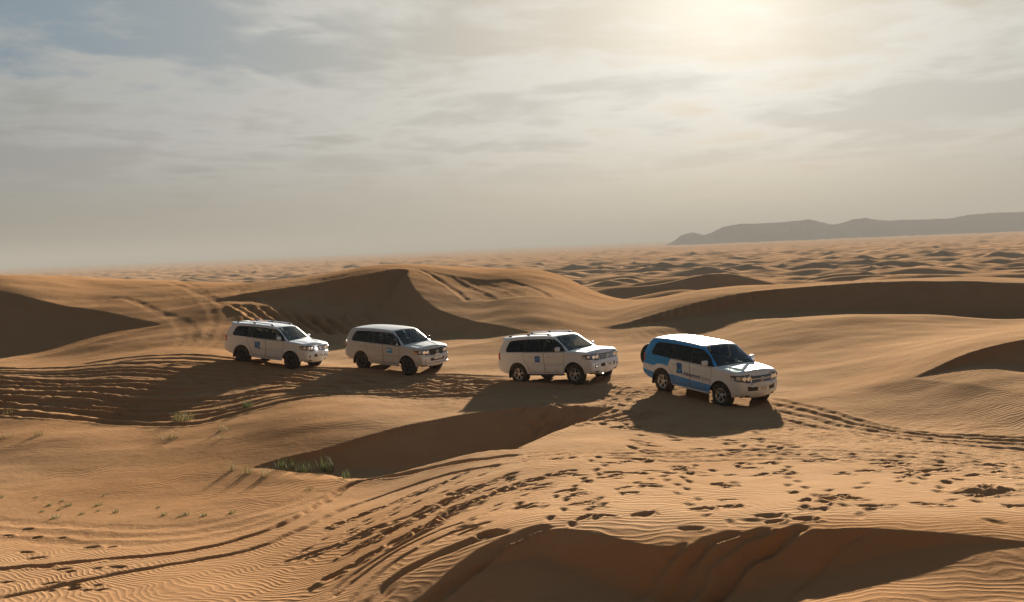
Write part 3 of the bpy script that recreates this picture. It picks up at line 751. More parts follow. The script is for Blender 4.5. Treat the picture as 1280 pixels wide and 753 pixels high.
def build_side():
    loops = [RING, densify(BAND), *[densify(w) for w in WINDOWS.values()]]
    for d in DOORS.values(): loops += [densify(d), densify(inset(d, .011))]
    pts, edges = [], []
    for L_ in loops:
        o = len(pts); pts += L_; edges += [(o + i, o + (i + 1) % len(L_)) for i in range(len(L_))]
    for L_ in TWO_TONE.values():
        L2 = densify(L_, .08); o = len(pts); pts += L2; edges += [(o + i, o + (i + 1) % len(L2)) for i in range(len(L2))]
    for d in (.003, .010, .022, .042, .07, .10):
        nrm_ = np.gradient(OD, axis=0); nrm_ = np.stack([nrm_[:, 1], -nrm_[:, 0]], 1); nrm_ /= np.linalg.norm(nrm_, axis=1)[:, None]
        q = OD + nrm_ * d
        ok = inside(RING, q[:, 0], q[:, 1]); pts += [tuple(p) for p in q[ok]]
    gx, gz = np.meshgrid(np.arange(-2.6, 2.3, .055), np.arange(.42, 1.9, .05)); gx = gx.ravel(); gz = gz.ravel()
    d, _ = poly_dist(gx, gz, OD)
    ok = inside(RING, gx, gz) & (np.abs(d) > .11)
    pts += list(zip(gx[ok], gz[ok]))
    v, e, f, *_ = delaunay_2d_cdt([Vector(p) for p in pts], edges, [], 0, 1e-5)
    V = np.array([(p.x, p.y) for p in v]); Fc = np.array([t_ for t_ in f if len(t_) == 3])
    c = V[Fc].mean(1); x, z = c[:, 0], c[:, 1]
    keep = inside(RING, x, z)
    reg = np.full(len(Fc), 'body', dtype=object)
    reg[inside(BAND, x, z)] = 'trim'
    for k, w in WINDOWS.items(): reg[inside(w, x, z)] = 'window_' + k
    for k, w in DOORS.items():
        reg[inside(w, x, z)] = 'seal'; reg[inside(inset(w, .011), x, z)] = 'door_' + k
    blue = inside(TWO_TONE['upper'], x, z) | inside(TWO_TONE['lower'], x, z)
    Y = side_y(V[:, 0], V[:, 1])
    res = {}
    for k in set(reg):
        m = keep & (reg == k)
        fs = Fc[m]; used_, inv = np.unique(fs.ravel(), return_inverse=True)
        res[k] = (np.stack([V[used_, 0], Y[used_], V[used_, 1]], 1), inv.reshape(-1, 3), blue[m])
    return res
SIDE = build_side()

@functools.lru_cache(None)
def strip(i0, i1, v0=-1.0, v1=1.0, nv=15, lift=0.0):
    """piece of the crowned strip over the outline between outline indices and across v"""
    idx = np.arange(i0, i1 + 1); P = OD[idx]
    T = np.gradient(OD, axis=0)[idx]; nr_ = np.stack([-T[:, 1], T[:, 0]], 1); nr_ /= np.linalg.norm(nr_, axis=1)[:, None]
    Yb = side_y(P[:, 0], P[:, 1]); cr = np.interp(P[:, 0], [c[0] for c in CROWN_X], [c[1] for c in CROWN_X])
    vv = np.linspace(v0, v1, nv)
    V = []
    for k in range(len(idx)):
        for v in vv:
            o = cr[k] * (1 - v * v) + lift
            V.append((P[k, 0] + nr_[k, 0] * o, Yb[k] * v, P[k, 1] + nr_[k, 1] * o))
    return V, grid_faces(len(idx), nv)
def oi(x, z):                      # index of the outline point nearest (x, z)
    return int(np.argmin((OD[:, 0] - x) ** 2 + (OD[:, 1] - z) ** 2))
I_TG0, I_TG1 = oi(-2.545, .94), oi(-2.20, 1.80)
I_RW0, I_RW1 = oi(-2.47, 1.37), oi(-2.28, 1.74)
I_WS1, I_WS0 = oi(1.12, 1.298), oi(.40, 1.812)
I_HD1 = oi(2.12, 1.18); I_BP0 = oi(2.225, .85)
END = len(OD) - 1
@functools.lru_cache(None)
def surf_front(u, z, lift=.006):
    """point on the nose: u runs from the middle (0) along the front to the corner (1) and then back along the flank"""
    k = int(np.argmin(np.abs(OD[I_HD1:, 1] - z))) + I_HD1; x0 = OD[k, 0]
    Yb = float(side_y(np.array([x0]), np.array([z]))[0]); cr = float(np.interp(x0, [c[0] for c in CROWN_X], [c[1] for c in CROWN_X]))
    if abs(u) <= 1:
        return (x0 + cr * (1 - u * u) + lift, Yb * u, z)
    s = 1 if u > 0 else -1; d = (abs(u) - 1) * .9
    return (x0 - d, s * (float(side_y(np.array([x0 - d]), np.array([z]))[0]) + lift), z)
@functools.lru_cache(None)
def surf_rear(u, z, lift=.006):
    k = int(np.argmin(np.abs(OD[:I_TG1, 1] - z))); x0 = OD[k, 0]
    Yb = float(side_y(np.array([x0]), np.array([z]))[0]); cr = .06
    if abs(u) <= 1: return (x0 - cr * (1 - u * u) - lift, Yb * u, z)
    s = 1 if u > 0 else -1; d = (abs(u) - 1) * .9
    return (x0 + d, s * (float(side_y(np.array([x0 + d]), np.array([z]))[0]) + lift), z)
def patch(fn, us, lo, hi, nz_=5, lift=.006, thick=.03):
    V = []
    for u in us:
        for j in range(nz_):
            z = lo(u) + (hi(u) - lo(u)) * j / (nz_ - 1); V.append(fn(u, z, lift))
    n = len(us); Fc = [list(f) for f in grid_faces(n, nz_)]
    # turn the rim inwards so that the piece has an edge
    ring = [i * nz_ for i in range(n)] + [(n - 1) * nz_ + j for j in range(1, nz_)] + [i * nz_ + nz_ - 1 for i in range(n - 2, -1, -1)] + [j for j in range(nz_ - 2, 0, -1)]
    o = len(V)
    for r_ in ring:
        u = us[r_ // nz_]; j = r_ % nz_; z = lo(u) + (hi(u) - lo(u)) * j / (nz_ - 1); V.append(fn(u, z, lift - thick))
    m = len(ring)
    for k in range(m): Fc.append([ring[k], ring[(k + 1) % m], o + (k + 1) % m, o + k])
    return V, Fc

# ------------------------------------------------------------------ wheels
def tyre_mesh():
    prof = [(-.115, .235), (-.132, .27), (-.140, .32), (-.134, .365), (-.118, .392), (-.09, WR - .004), (-.03, WR), (.03, WR), (.09, WR - .004), (.118, .392), (.134, .365), (.140, .32), (.132, .27), (.115, .235)]
    V, Fc = lathe_y(prof, 48)
    lug = []
    for k in range(44):
        a = 2 * math.pi * k / 44
        for s in (-1, 1):
            v, f = rbox(0, s * .072, 0, .030, .085, .018, 0)
            aa = a + s * .035
            v = [((x_ * -math.sin(aa)) + (WR + z_) * math.cos(aa), y_, x_ * math.cos(aa) + (WR + z_) * math.sin(aa)) for x_, y_, z_ in v]
            lug.append((v, f))
    return join((V, Fc), *lug)
def rim_mesh(spokes=5):
    prof = [(.112, .238), (.125, .236), (.128, .228), (.105, .215), (.07, .205), (-.10, .205)]
    parts_ = [lathe_y([(y, r) for y, r in prof], 48)]
    parts_.append(lathe_y([(.105, .0), (.105, .035), (.098, .055), (.070, .065), (.0, .07)], 24))
    for k in range(spokes):
        a = 2 * math.pi * k / spokes + .3
        V = []
        for r, hw, y in ((.045, .026, .092), (.10, .023, .096), (.16, .026, .100), (.213, .038, .106)):
            for s, yy in ((-1, y - .03), (-1, y), (1, y), (1, y - .03)):
                V.append((r * math.cos(a) - s * hw * math.sin(a), yy, r * math.sin(a) + s * hw * math.cos(a)))
        Fc = []
        for i in range(3):
            for j in range(4): Fc.append((i * 4 + j, i * 4 + (j + 1) % 4, (i + 1) * 4 + (j + 1) % 4, (i + 1) * 4 + j))
        parts_.append((V, Fc))
    return join(*parts_)
def disc_mesh():
    return lathe_y([(.03, .0), (.03, .17), (.02, .175), (-.02, .175), (-.06, .12), (-.10, .10), (-.10, 0)], 32)
TYRE, RIM, DISC = tyre_mesh(), rim_mesh(5), disc_mesh()
# ------------------------------------------------------------------ one car from a description
def flip(V): return [(x, -y, z) for x, y, z in V]
def part(name, vf, mat, parent, smooth_=True, mats=None, idx=None, label=None, kind=None):
    V, Fc = vf
    o = mesh_obj(name, V, Fc, mat if mats is None else mats, parent, smooth_)
    if idx is not None: o.data.polygons.foreach_set('material_index', np.asarray(idx, np.int32))
    if label: o['label'] = label
    return o
def solid(vf, t=.012):             # thin sheet -> sheet with thickness is not needed for closed skins
    return vf
def text_mesh(txt, size, bold=0.0):
    cu = bpy.data.curves.new('lettering', 'FONT'); cu.body = txt; cu.size = size; cu.offset = bold; cu.resolution_u = 2; cu.extrude = .0015
    o = bpy.data.objects.new('lettering', cu); COL.objects.link(o)
    dg = bpy.context.evaluated_depsgraph_get(); dg.update()
    me_ = bpy.data.meshes.new_from_object(o.evaluated_get(dg))
    V = [tuple(v.co) for v in me_.vertices]; Fc = [tuple(p.vertices) for p in me_.polygons]
    bpy.data.objects.remove(o); bpy.data.curves.remove(cu); bpy.data.meshes.remove(me_)
    return V, Fc
def on_side(vf, x, z, s, lift=.004, slope=0.0):
    """lay flat (u, v) artwork onto the flank: s=-1 right hand side of the car, s=+1 left"""
    V, Fc = vf; V = np.array(V)
    X = x + (V[:, 0]) * (1 if s < 0 else -1); Z = z + V[:, 1] + slope * V[:, 0]
    Y = side_y(X, Z) + lift + (V[:, 2] if V.shape[1] > 2 else 0)
    return np.stack([X, Y * s, Z], 1), Fc
def quad_art(w, h, n=4, dx=0.0, dy=0.0, shear=0.0):
    g = np.linspace(0, 1, n); V = [(dx + u * w, dy + v * h + shear * u, 0) for u in g for v in g]; return V, grid_faces(n, n)
def disc_art(cx_, cy_, rx, ry, n=16):
    V = [(cx_, cy_, 0)] + [(cx_ + rx * math.cos(2 * math.pi * k / n), cy_ + ry * math.sin(2 * math.pi * k / n), 0) for k in range(n)]
    return V, [(0, 1 + k, 1 + (k + 1) % n) for k in range(n)]
def poly_art(pts): return [(a, b, 0) for a, b in pts], [tuple(range(len(pts)))]

def build_car(spec):
    P = MT[spec['paint']]; two = spec.get('two_tone', False)
    root = bpy.data.objects.new('off_road_car', None); COL.objects.link(root); root.empty_display_size = .3
    mats2 = [P, MT['blue']]
    def side_part(name, key, s, mat=None, parent=root):
        V, Fc, bl = SIDE[key]
        V = V * np.array([1, s, 1]); Fc_ = Fc if s < 0 else Fc[:, ::-1]
        if mat is None: return part(name, (V, Fc_), None, parent, mats=mats2, idx=(bl if two else np.zeros(len(bl))))
        return part(name, (V, Fc_), mat, parent)
    for s in (-1, 1):
        side_part('body_side', 'body', s)
        side_part('window_trim', 'trim', s, MT['black'])
        side_part('door_seal', 'seal', s, MT['black'])
        for key, hx in (('front', .13), ('rear', -.84)):
            d = side_part('door', 'door_' + key, s)
            hz_ = 1.085
            y_ = float(side_y(np.array([hx]), np.array([hz_]))[0])
            part('handle', rbox(hx, s * (y_ + .018), hz_, .19, .03, .032, .012), MT['chrome'] if spec.get('chrome_handles') else P, d)
            V, Fc, _ = SIDE['window_' + key]; V = V * np.array([1, s, 1]) - np.array([0, s * .006, 0])
            part('window', (V, Fc if s < 0 else Fc[:, ::-1]), MT['clear'] if key == 'front' else MT[spec.get('rear_glass', 'tinted')], d)
        V, Fc, _ = SIDE['window_quarter']; V = V * np.array([1, s, 1]) - np.array([0, s * .006, 0])
        part('window', (V, Fc if s < 0 else Fc[:, ::-1]), MT[spec.get('rear_glass', 'tinted')], root)
        # mirror
        mz = 1.385
        mir = part('mirror', rbox(.80, s * 1.085, mz, .13, .22, .17, .05, 3), MT[spec.get('mirror', spec['paint'])], root)
        part('mirror_glass', rbox(.732, s * 1.085, mz, .008, .18, .13, .003), MT['chrome'], mir)
        part('mirror_arm', tube([(.80, s * .92, 1.30), (.80, s * .99, 1.315), (.80, s * 1.03, 1.33)], .022, 8), MT['black'], mir)
        # lamps
        head = part('headlight', patch(surf_front, [s * u for u in list(np.linspace(.60, .99, 9)) + [1.0, 1.002, 1.008, 1.02, 1.04, 1.065, 1.10, 1.15, 1.22, 1.30, 1.36]], lambda u: .905 + .16 * max(0, (abs(u) - .8)), lambda u: 1.155 - .08 * max(0, (abs(u) - .9)), 5, .008, .03), MT['bezel'], root)
        for u, zz, rr in ((.70, 1.03, .075), (.89, 1.035, .075), (1.07, 1.05, .06)):
            c = surf_front(s * u, zz, .012)
            dirv = Vector((1, s * .25 * u, 0)).normalized() if u < 1 else Vector((.5, s * .9, 0)).normalized()
            q = Vector((0, 1, 0)).rotation_difference(dirv)
            V, Fc = lathe_y([(.012, 0), (.010, rr * .6), (.012, rr), (-.01, rr * 1.08)], 16)
            V = [tuple(q @ Vector(v) + Vector(c)) for v in V]
            part('reflector', (V, Fc), MT['reflector'] if u < 1 else MT['lens'], head)
        part('indicator', patch(surf_front, [s * u for u in np.linspace(1.20, 1.33, 4)], lambda u: .99, lambda u: 1.09, 3, .012, .006), MT['amber'] if spec.get('amber') else MT['lens'], head)
        tl = part('tail_light', patch(surf_rear, [s * u for u in (.80, .86, .92, .97, 1.0, 1.003, 1.01, 1.025, 1.05, 1.09, 1.14, 1.18)], lambda u: .985, lambda u: 1.27, 6, .010, .03), MT['red'], root)
        part('reversing_lens', patch(surf_rear, [s * u for u in np.linspace(.86, 1.08, 5)], lambda u: 1.00, lambda u: 1.06, 3, .014, .006), MT['lens'], tl)
        # fog lamp
        c = surf_front(s * .86, .66, .004); V, Fc = lathe_y([(.02, 0), (.018, .04), (.012, .055), (-.02, .06)], 18)
        q = Vector((0, 1, 0)).rotation_difference(Vector((1, s * .3, 0)).normalized())
        if not spec.get('new_nose'): 
            fg = part('fog_lamp', ([tuple(q @ Vector(v) + Vector(c)) for v in V], Fc), MT['bezel'], root)
            V, Fc = lathe_y([(.024, 0), (.022, .034)], 14); part('reflector', ([tuple(q @ Vector(v) + Vector(c)) for v in V], Fc), MT['reflector'], fg)
        # mud flap and step
        part('mud_flap', rbox(-1.93, s * .84, .40, .025, .27, .30, .008), MT['black'], root)
        st = part('side_step', rbox(0, s * .90, .385, 1.74, .16, .055, .02), MT[spec.get('step', 'black')], root)
        part('step_pad', rbox(0, s * .905, .415, 1.5, .11, .012, .004), MT['black'], st)
    # skin over the top and the ends
    def sp(name, i0, i1, v0=-1, v1=1, nv=15, mat=None, lift=0.0, parent=root, thick=False):
        vf = strip(i0, i1, v0, v1, nv, lift)
        return part(name, vf, mat or P, parent)
    sp('rear_bumper', 0, I_TG0, mat=P)
    tg_mat = MT['blue'] if two else P
    tg = sp('tailgate', I_TG0, I_RW0, mat=tg_mat); sp('tailgate_top', I_RW1, I_TG1, mat=tg_mat, parent=tg)
    for s in (-1, 1): sp('tailgate_pillar', I_RW0, I_RW1, min(s * .86, s), max(s * .86, s), 3, tg_mat, parent=tg)
    sp('rear_window', I_RW0, I_RW1, -.86, .86, 9, MT['tinted'], parent=tg)
    roof = sp('roof', I_TG1, I_WS0, mat=MT['white'] if two else P)
    for s in (-1, 1): sp('windscreen_pillar', I_WS0, I_WS1, min(s * .93, s), max(s * .93, s), 3, MT['blue'] if two else P)
    ws = sp('windscreen', I_WS0, I_WS1, -.93, .93, 13, MT['windscreen'])
    sp('windscreen_seal', I_WS1 - 2, I_WS1 + 3, -.96, .96, 13, MT['black'], .004)
    hood = sp('bonnet', I_WS1, I_HD1)
    for s in (-1, 1):              # raised folds of the bonnet
        pts = [(1.25 + .85 * t_, s * (.60 - .22 * t_)) for t_ in np.linspace(0, 1, 10)]
        V = []
        for (x_, y_) in pts:
            k = oi(x_, 1.29); k = int(np.argmin(np.abs(OD[I_WS1:I_HD1, 0] - x_))) + I_WS1
            Yb = float(side_y(OD[k:k + 1, 0], OD[k:k + 1, 1])[0])
            for o_, h_ in ((-.07, -.004), (-.03, .010), (.0, .016), (.03, .010), (.09, -.004)):
                yy = y_ + s * o_; V.append((x_, yy, OD[k, 1] + .03 * (1 - (yy / Yb) ** 2) + h_))
        Fc = grid_faces(len(pts), 5)
        part('bonnet_fold', (V, Fc if s < 0 else [f[::-1] for f in Fc]), P, hood)
    sp('nose_panel', I_HD1, I_BP0); sp('front_bumper', I_BP0, END)
    # wipers
    for y_ in (-.12, .42):
        k0 = strip(I_WS1 - 1, I_WS1 + 1, 0, 1, 3)[0][4]
        part('wiper', tube([(1.10, y_, 1.345), (1.06, y_ - .25, 1.365), (1.05, y_ - .5, 1.36)], .012, 6), MT['black'], ws)
    # grille
    if spec.get('new_nose'): gl_lo, gl_hi, gu = .85, 1.175, .58
    else: gl_lo, gl_hi, gu = .87, 1.165, .55
    gm = MT['black'] if spec.get('grille') == 'black' else MT['bezel']
    taper = lambda u: gl_lo + .10 * max(0, abs(u) - .42)
    gr = part('grille', patch(surf_front, list(np.linspace(-gu, gu, 21)), taper, lambda u: gl_hi, 5, .010, .03), gm, root)
    nb = 3 if spec.get('new_nose') else 4
    for k in range(nb):
        zc_ = gl_lo + .035 + (gl_hi - gl_lo - .06) * k / (nb - 1)
        hh = .015 if spec.get('new_nose') else .011
        w_ = gu - (.05 if k == 0 else .015)
        part('grille_bar', patch(surf_front, list(np.linspace(-w_, w_, 17)), lambda u: zc_ - hh, lambda u: zc_ + hh, 3, .026, .02), MT['black'] if spec.get('grille') == 'black' else MT['chrome'], gr)
    if spec.get('new_nose'):
        for s in (-1, 1): part('grille_frame', patch(surf_front, [s * u for u in (gu - .01, gu + .02, gu + .05)], lambda u: gl_lo - .02, lambda u: gl_hi, 4, .022, .02), MT['chrome'], gr)
    xe = surf_front(0, (gl_lo + gl_hi) / 2, .035)[0]
    def oval(ry, rz, dz_=0.0, r=.008):
        return tube([(xe, ry * math.cos(a), (gl_lo + gl_hi) / 2 + dz_ + rz * math.sin(a)) for a in np.linspace(0, 2 * math.pi, 25)], r, 6, False)
    part('emblem', join(oval(.088, .06), oval(.030, .056), oval(.060, .022, .034)), MT['chrome'], gr)
    # intake, plate, skid plate
    part('air_intake', patch(surf_front, list(np.linspace(-.80 if spec.get('new_nose') else -.58, .80 if spec.get('new_nose') else .58, 19)), lambda u: .645, lambda u: .765 + (.03 if (spec.get('new_nose') and abs(u) > .68) else 0), 3, .006, .03), MT['black'], root)
    pzc = .715
    if spec.get('plate_high'): pzc = .76
    xp = surf_front(0, pzc, .02)[0]
    pt = part('number_plate', rbox(xp, 0, pzc, .012, .50, .115, .004), MT['plate'], root)
    V, Fc = text_mesh(spec['plate'], .105)
    V = np.array(V); V[:, 0] -= V[:, 0].mean(); V[:, 1] -= .036
    part('lettering', ([(xp + .008 + v[2], v[0], pzc + v[1]) for v in V], Fc), MT['ink'], pt)
    part('skid_plate', rbox(2.10, 0, .43, .34, 1.25, .05, .02, 2, Matrix.Rotation(R(-18), 3, 'Y')), MT['under'], root)
    if spec.get('bumper_bar'):
        bb = part('bumper_bar', tube([(1.98, -.86, .50), (2.20, -.78, .515), (2.33, -.45, .52), (2.37, 0, .52), (2.33, .45, .52), (2.20, .78, .515), (1.98, .86, .50)], .042, 10), MT['silver'], root)
        part('bar_lamp', rbox(2.30, -.55, .475, .05, .16, .06, .015), MT['lens'], bb); part('bar_lamp', rbox(2.30, .55, .475, .05, .16, .06, .015), MT['lens'], bb)
        part('badge_plate', rbox(surf_front(0, .90, .03)[0], .0, .905, .012, .26, .05, .003), MT['plate'], gr)
    # chassis, wheel houses, axles
    part('underbody', join(rbox(0, 0, .47, 4.0, 1.06, .14, .03), rbox(0, 0, .50, 1.8, 1.70, .10, .02), rbox(-2.2, 0, .52, .5, 1.4, .12, .03), rbox(1.95, 0, .55, .4, 1.3, .2, .03)), MT['under'], root)
    for a in (-AX, AX):
        n = 14
        V, Fc = [], []
        for k in range(n + 1):
            an = math.pi * k / n
            for y_ in (-.86, -.50, .50, .86): V.append((a + .50 * math.cos(an), y_, .42 + .50 * math.sin(an)))
        for j, jj in ((0, 1), (2, 2)):
            Vh = [V[k * 4 + j + e] for k in range(n + 1) for e in (0, 1)]
            Fh = [(k * 2, k * 2 + 1, k * 2 + 3, k * 2 + 2) for k in range(n)] + [[k * 2 + jj - j for k in range(n + 1)]]
            part('wheel_housing', (Vh, Fh), MT['under'], root)
        part('axle', join(tube([(a, -.72, WR - .01), (a, .72, WR - .01)], .05, 10), rbox(a, .1, WR, .26, .28, .24, .08, 2)), MT['under'], root)
        for s in (-1, 1):
            V, Fc = DISC; wv = lambda V_: [(x_ + a, (y_ * s) + s * HALF_TRACK, z_ + WR) for x_, y_, z_ in V_]
            ff = lambda F_: F_ if s > 0 else [list(f)[::-1] for f in F_]
            w_ = part('wheel', (wv(V), ff(Fc)), MT['under'], root)
            part('tyre', (wv(TYRE[0]), ff(TYRE[1])), MT['rubber'], w_); part('rim', (wv(RIM[0]), ff(RIM[1])), MT[spec['rim']], w_)
    # cabin
    part('cabin_floor', join(rbox(-.6, 0, .58, 3.3, 1.60, .06, .01), rbox(-.62, .86, .92, 3.3, .04, .64, .01), rbox(-.62, -.86, .92, 3.3, .04, .64, .01)), MT['liner'], root)
    part('dashboard', rbox(1.02, 0, 1.13, .42, 1.62, .26, .07, 3), MT['dash'], root)
    part('steering_wheel', tube([(.72 + .07 * math.sin(a), .40 + .185 * math.cos(a), 1.20 + .17 * math.sin(a)) for a in np.linspace(0, 2 * math.pi, 21)], .016, 6, False), MT['dash'], root)
    for (x_, y_) in ((.15, .40), (.15, -.40), (-.72, .42), (-.72, 0), (-.72, -.42), (-1.55, .38), (-1.55, -.38)):
        tilt = Matrix.Rotation(R(-14), 3, 'Y')
        sb = part('seat', join(rbox(x_ + .22, y_, .84, .50, .44 if x_ > 0 else .42, .16, .05, 2), rbox(x_ - .06, y_, 1.12, .14, .44 if x_ > 0 else .42, .56, .05, 2, tilt)), MT['seat'], root)
        part('headrest', rbox(x_ - .15, y_, 1.47, .10, .25, .15, .04, 2, tilt), MT['seat'], sb)
    # roof rails, spoiler, spare wheel
    if spec.get('rails'):
        for s in (-1, 1):
            xs = np.linspace(-2.0, .10, 12)
            def rz_(x_): return float(np.interp(x_, OD[I_TG1:I_WS0, 0], OD[I_TG1:I_WS0, 1])) + .02
            pth = [(-2.05, s * .66, rz_(-2.05) - .005)] + [(x_, s * .66, rz_(x_) + .052) for x_ in xs] + [(.17, s * .655, rz_(.17) - .005)]
            rl = part('roof_rail', tube(pth, .020, 8), MT[spec['rails']], root)
            for x_ in (-1.95, -.98, .06): part('rail_foot', rbox(x_, s * .66, rz_(x_) + .02, .13, .05, .06, .018), MT['black'], rl)
    if spec.get('spoiler'):
        part('roof_spoiler', join(rbox(-2.30, 0, 1.825, .26, 1.26, .045, .02, 2, Matrix.Rotation(R(6), 3, 'Y')), rbox(-2.30, .66, 1.80, .2, .05, .09, .02), rbox(-2.30, -.66, 1.80, .2, .05, .09, .02)), P, root)
    if spec.get('spare'):
        def rx(V_): return [(-2.79 - y_, -.30 + x_, 1.08 + z_) for x_, y_, z_ in V_]
        w_ = part('spare_wheel', (rx(DISC[0]), [list(f)[::-1] for f in DISC[1]]), MT['under'], root)
        part('tyre', (rx(TYRE[0]), TYRE[1]), MT['rubber'], w_); part('rim', (rx(RIM[0]), RIM[1]), MT['alloy'], w_)
        part('wheel_carrier', join(tube([(-2.62, .5, .75), (-2.70, .2, .80), (-2.70, -.3, .85), (-2.70, -.3, 1.08)], .03, 8), tube([(-2.62, .5, .95), (-2.70, .2, 1.0), (-2.70, -.3, 1.08)], .025, 8)), MT['black'], w_)
    # printed marks on the doors, both sides
    for s in (-1, 1):
        for d in spec.get('marks', []):
            vf = on_side(d[1], d[3], d[4], s, d[5] if len(d) > 5 else .004, d[6] if len(d) > 6 else 0.0)
            if s > 0: vf = (vf[0], [list(f)[::-1] for f in vf[1]])
            part(d[0], vf, MT[d[2]], root)
    return root

def centred(vf):
    V = np.array(vf[0]); V[:, 0] -= (V[:, 0].min() + V[:, 0].max()) / 2; return V, vf[1]
def wheels_to_pose(root, pr, pf):
    """stand the car on the sand: pr and pf are the pixels under its right rear and right front tyres"""
    g = hit((pr[0] + pf[0]) / 2, (pr[1] + pf[1]) / 2)
    def px_of(x, y, z):
        v = np.array([x, y, z - CAM_Z]); return 640 + F_PX * v.dot(rt) / v.dot(fw)
    best = None
    for deg in np.arange(-75, -8, .5):
        h = np.array([math.cos(R(deg)), math.sin(R(deg))]); e = abs(px_of(*(g[:2] + h * AX), g[2]) - px_of(*(g[:2] - h * AX), g[2]) - (pf[0] - pr[0]))
        if best is None or e < best[0]: best = (e, deg)
    h = np.array([math.cos(R(best[1] - 2.5)), math.sin(R(best[1] - 2.5))])
    left = np.array([-h[1], h[0]]); mid = g[:2] + left * HALF_TRACK
    q = [mid + h * sx * AX + left * sy * HALF_TRACK for sx in (1, -1) for sy in (1, -1)]
    z = ground_z([p[0] for p in q], [p[1] for p in q])
    fz, bz, lz, rz = (z[0] + z[1]) / 2, (z[2] + z[3]) / 2, (z[0] + z[2]) / 2, (z[1] + z[3]) / 2
    X = Vector((h[0] * 2 * AX, h[1] * 2 * AX, fz - bz)).normalized(); Y = Vector((left[0] * 2 * HALF_TRACK, left[1] * 2 * HALF_TRACK, lz - rz)).normalized()
    Z = X.cross(Y).normalized(); Y = Z.cross(X)
    m = Matrix((X, Y, Z)).transposed().to_4x4()
    m.translation = Vector((mid[0], mid[1], float(z.mean()) - .06))
    root.matrix_world = m @ Matrix.Scale(1.04, 4)

sq = lambda w, h: quad_art(w, h, 4, -w / 2, -h / 2)
def wave_mark(w, h): return poly_art([(-w * .42, -h * .10), (-w * .1, h * .05), (w * .15, -h * .05), (w * .42, h * .12), (w * .42, h * .20), (w * .15, h * .06), (-w * .1, h * .17), (-w * .42, h * .02)])
car_specs = [
    (dict(paint='white', rails='silver', rim='dark_alloy', rear_glass='clear', step='white', plate='2 6014', grille='chrome', spoiler=True,
          marks=[('door_mark', quad_art(.30, .30, 5, -.15, -.15), 'decal_blue', -.52, .97), ('door_mark_stroke', poly_art([(-.12, .13), (-.04, .13), (.13, -.12), (.05, -.12)]), 'decal_light', -.52, .97, .0065), ('door_mark_stroke', poly_art([(.05, -.15), (.18, -.15), (.18, -.20), (.10, -.20)]), 'decal_navy', -.52, .97, .005)]),
     (304.4, 457), (365, 457), 'white off-road car with black wheels and a dark blue square on its rear door'),
    (dict(paint='silver', rim='dark_alloy', rear_glass='clear', step='silver', mirror='black', plate='3 2791', grille='black', amber=True, bumper_bar=True, plate_high=True,
          marks=[('door_mark', quad_art(.34, .24, 5, -.17, -.12), 'decal_light', .38, 1.02), ('door_mark_stroke', disc_art(-.10, .03, .05, .05), 'decal_white', .38, 1.02, .0065), ('door_mark_stroke', poly_art([(-.02, .02), (.14, .02), (.14, .05), (-.02, .05)]), 'decal_white', .38, 1.02, .0065)]),
     (454.9, 462), (512.2, 464.8), 'silver off-road car with bare roof, black grille and light blue sign on its front door'),
    (dict(paint='white', rails='white', rim='alloy', rear_glass='tinted', step='black', plate='5 8260', grille='chrome', spoiler=True, chrome_handles=True,
          marks=[('door_mark', quad_art(.27, .25, 5, -.135, -.125), 'decal_blue', -.36, 1.0), ('door_mark_stroke', wave_mark(.26, .3), 'decal_light', -.36, 1.0, .0065)]),
     (652, 478.6), (721.6, 477.8), 'white off-road car with tinted windows, silver wheels and a small blue square door sign'),
    (dict(paint='white', two_tone=True, rim='alloy', rear_glass='tinted', step='white', plate='4 8181', grille='chrome', new_nose=True, chrome_handles=True, spare=True,
          marks=[('door_logo', poly_art([(-.15, .20), (-.08, .17), (.02, .20), (.14, .17), (.13, .02), (.15, -.10), (.17, -.20), (.06, -.16), (-.05, -.19), (-.14, -.16), (-.12, 0)]), 'decal_blue', -.55, 1.0),
                 ('logo_drop', disc_art(.02, .0, .075, .10), 'decal_teal', -.55, 1.0, .0065), ('logo_eye', disc_art(.035, -.02, .03, .045), 'decal_navy', -.55, 1.0, .009),
                 ('lettering', centred(text_mesh('Adventure', .19, .004)), 'decal_navy', .07, .80, .004), ('lettering', centred(text_mesh('Tours', .165)), 'decal_grey', .69, .80, .004),
                 ('logo_outline', poly_art([(-.10, .12), (.0, .14), (.12, .06), (.10, .04), (-.0, .11), (-.09, .09)]), 'decal_light', -1.95, 1.12), ('logo_outline', poly_art([(-.12, -.10), (-.02, -.02), (.10, -.10), (.10, -.07), (-.02, .01), (-.12, -.07)]), 'decal_light', -1.95, 1.12),
                 ('lettering', centred(text_mesh('Adventure', .09)), 'decal_light', -1.50, 1.14, .004)]),
     (830.4, 489.2), (903.7, 506.2), 'white and blue off-road car with a spare wheel on its tailgate, leading the line'),
]
for spec, pr, pf, lab in car_specs:
    c = build_car(spec)
    wheels_to_pose(c, pr, pf)
    tag(c, lab, 'car', 'off-road cars driving in line over the dunes')
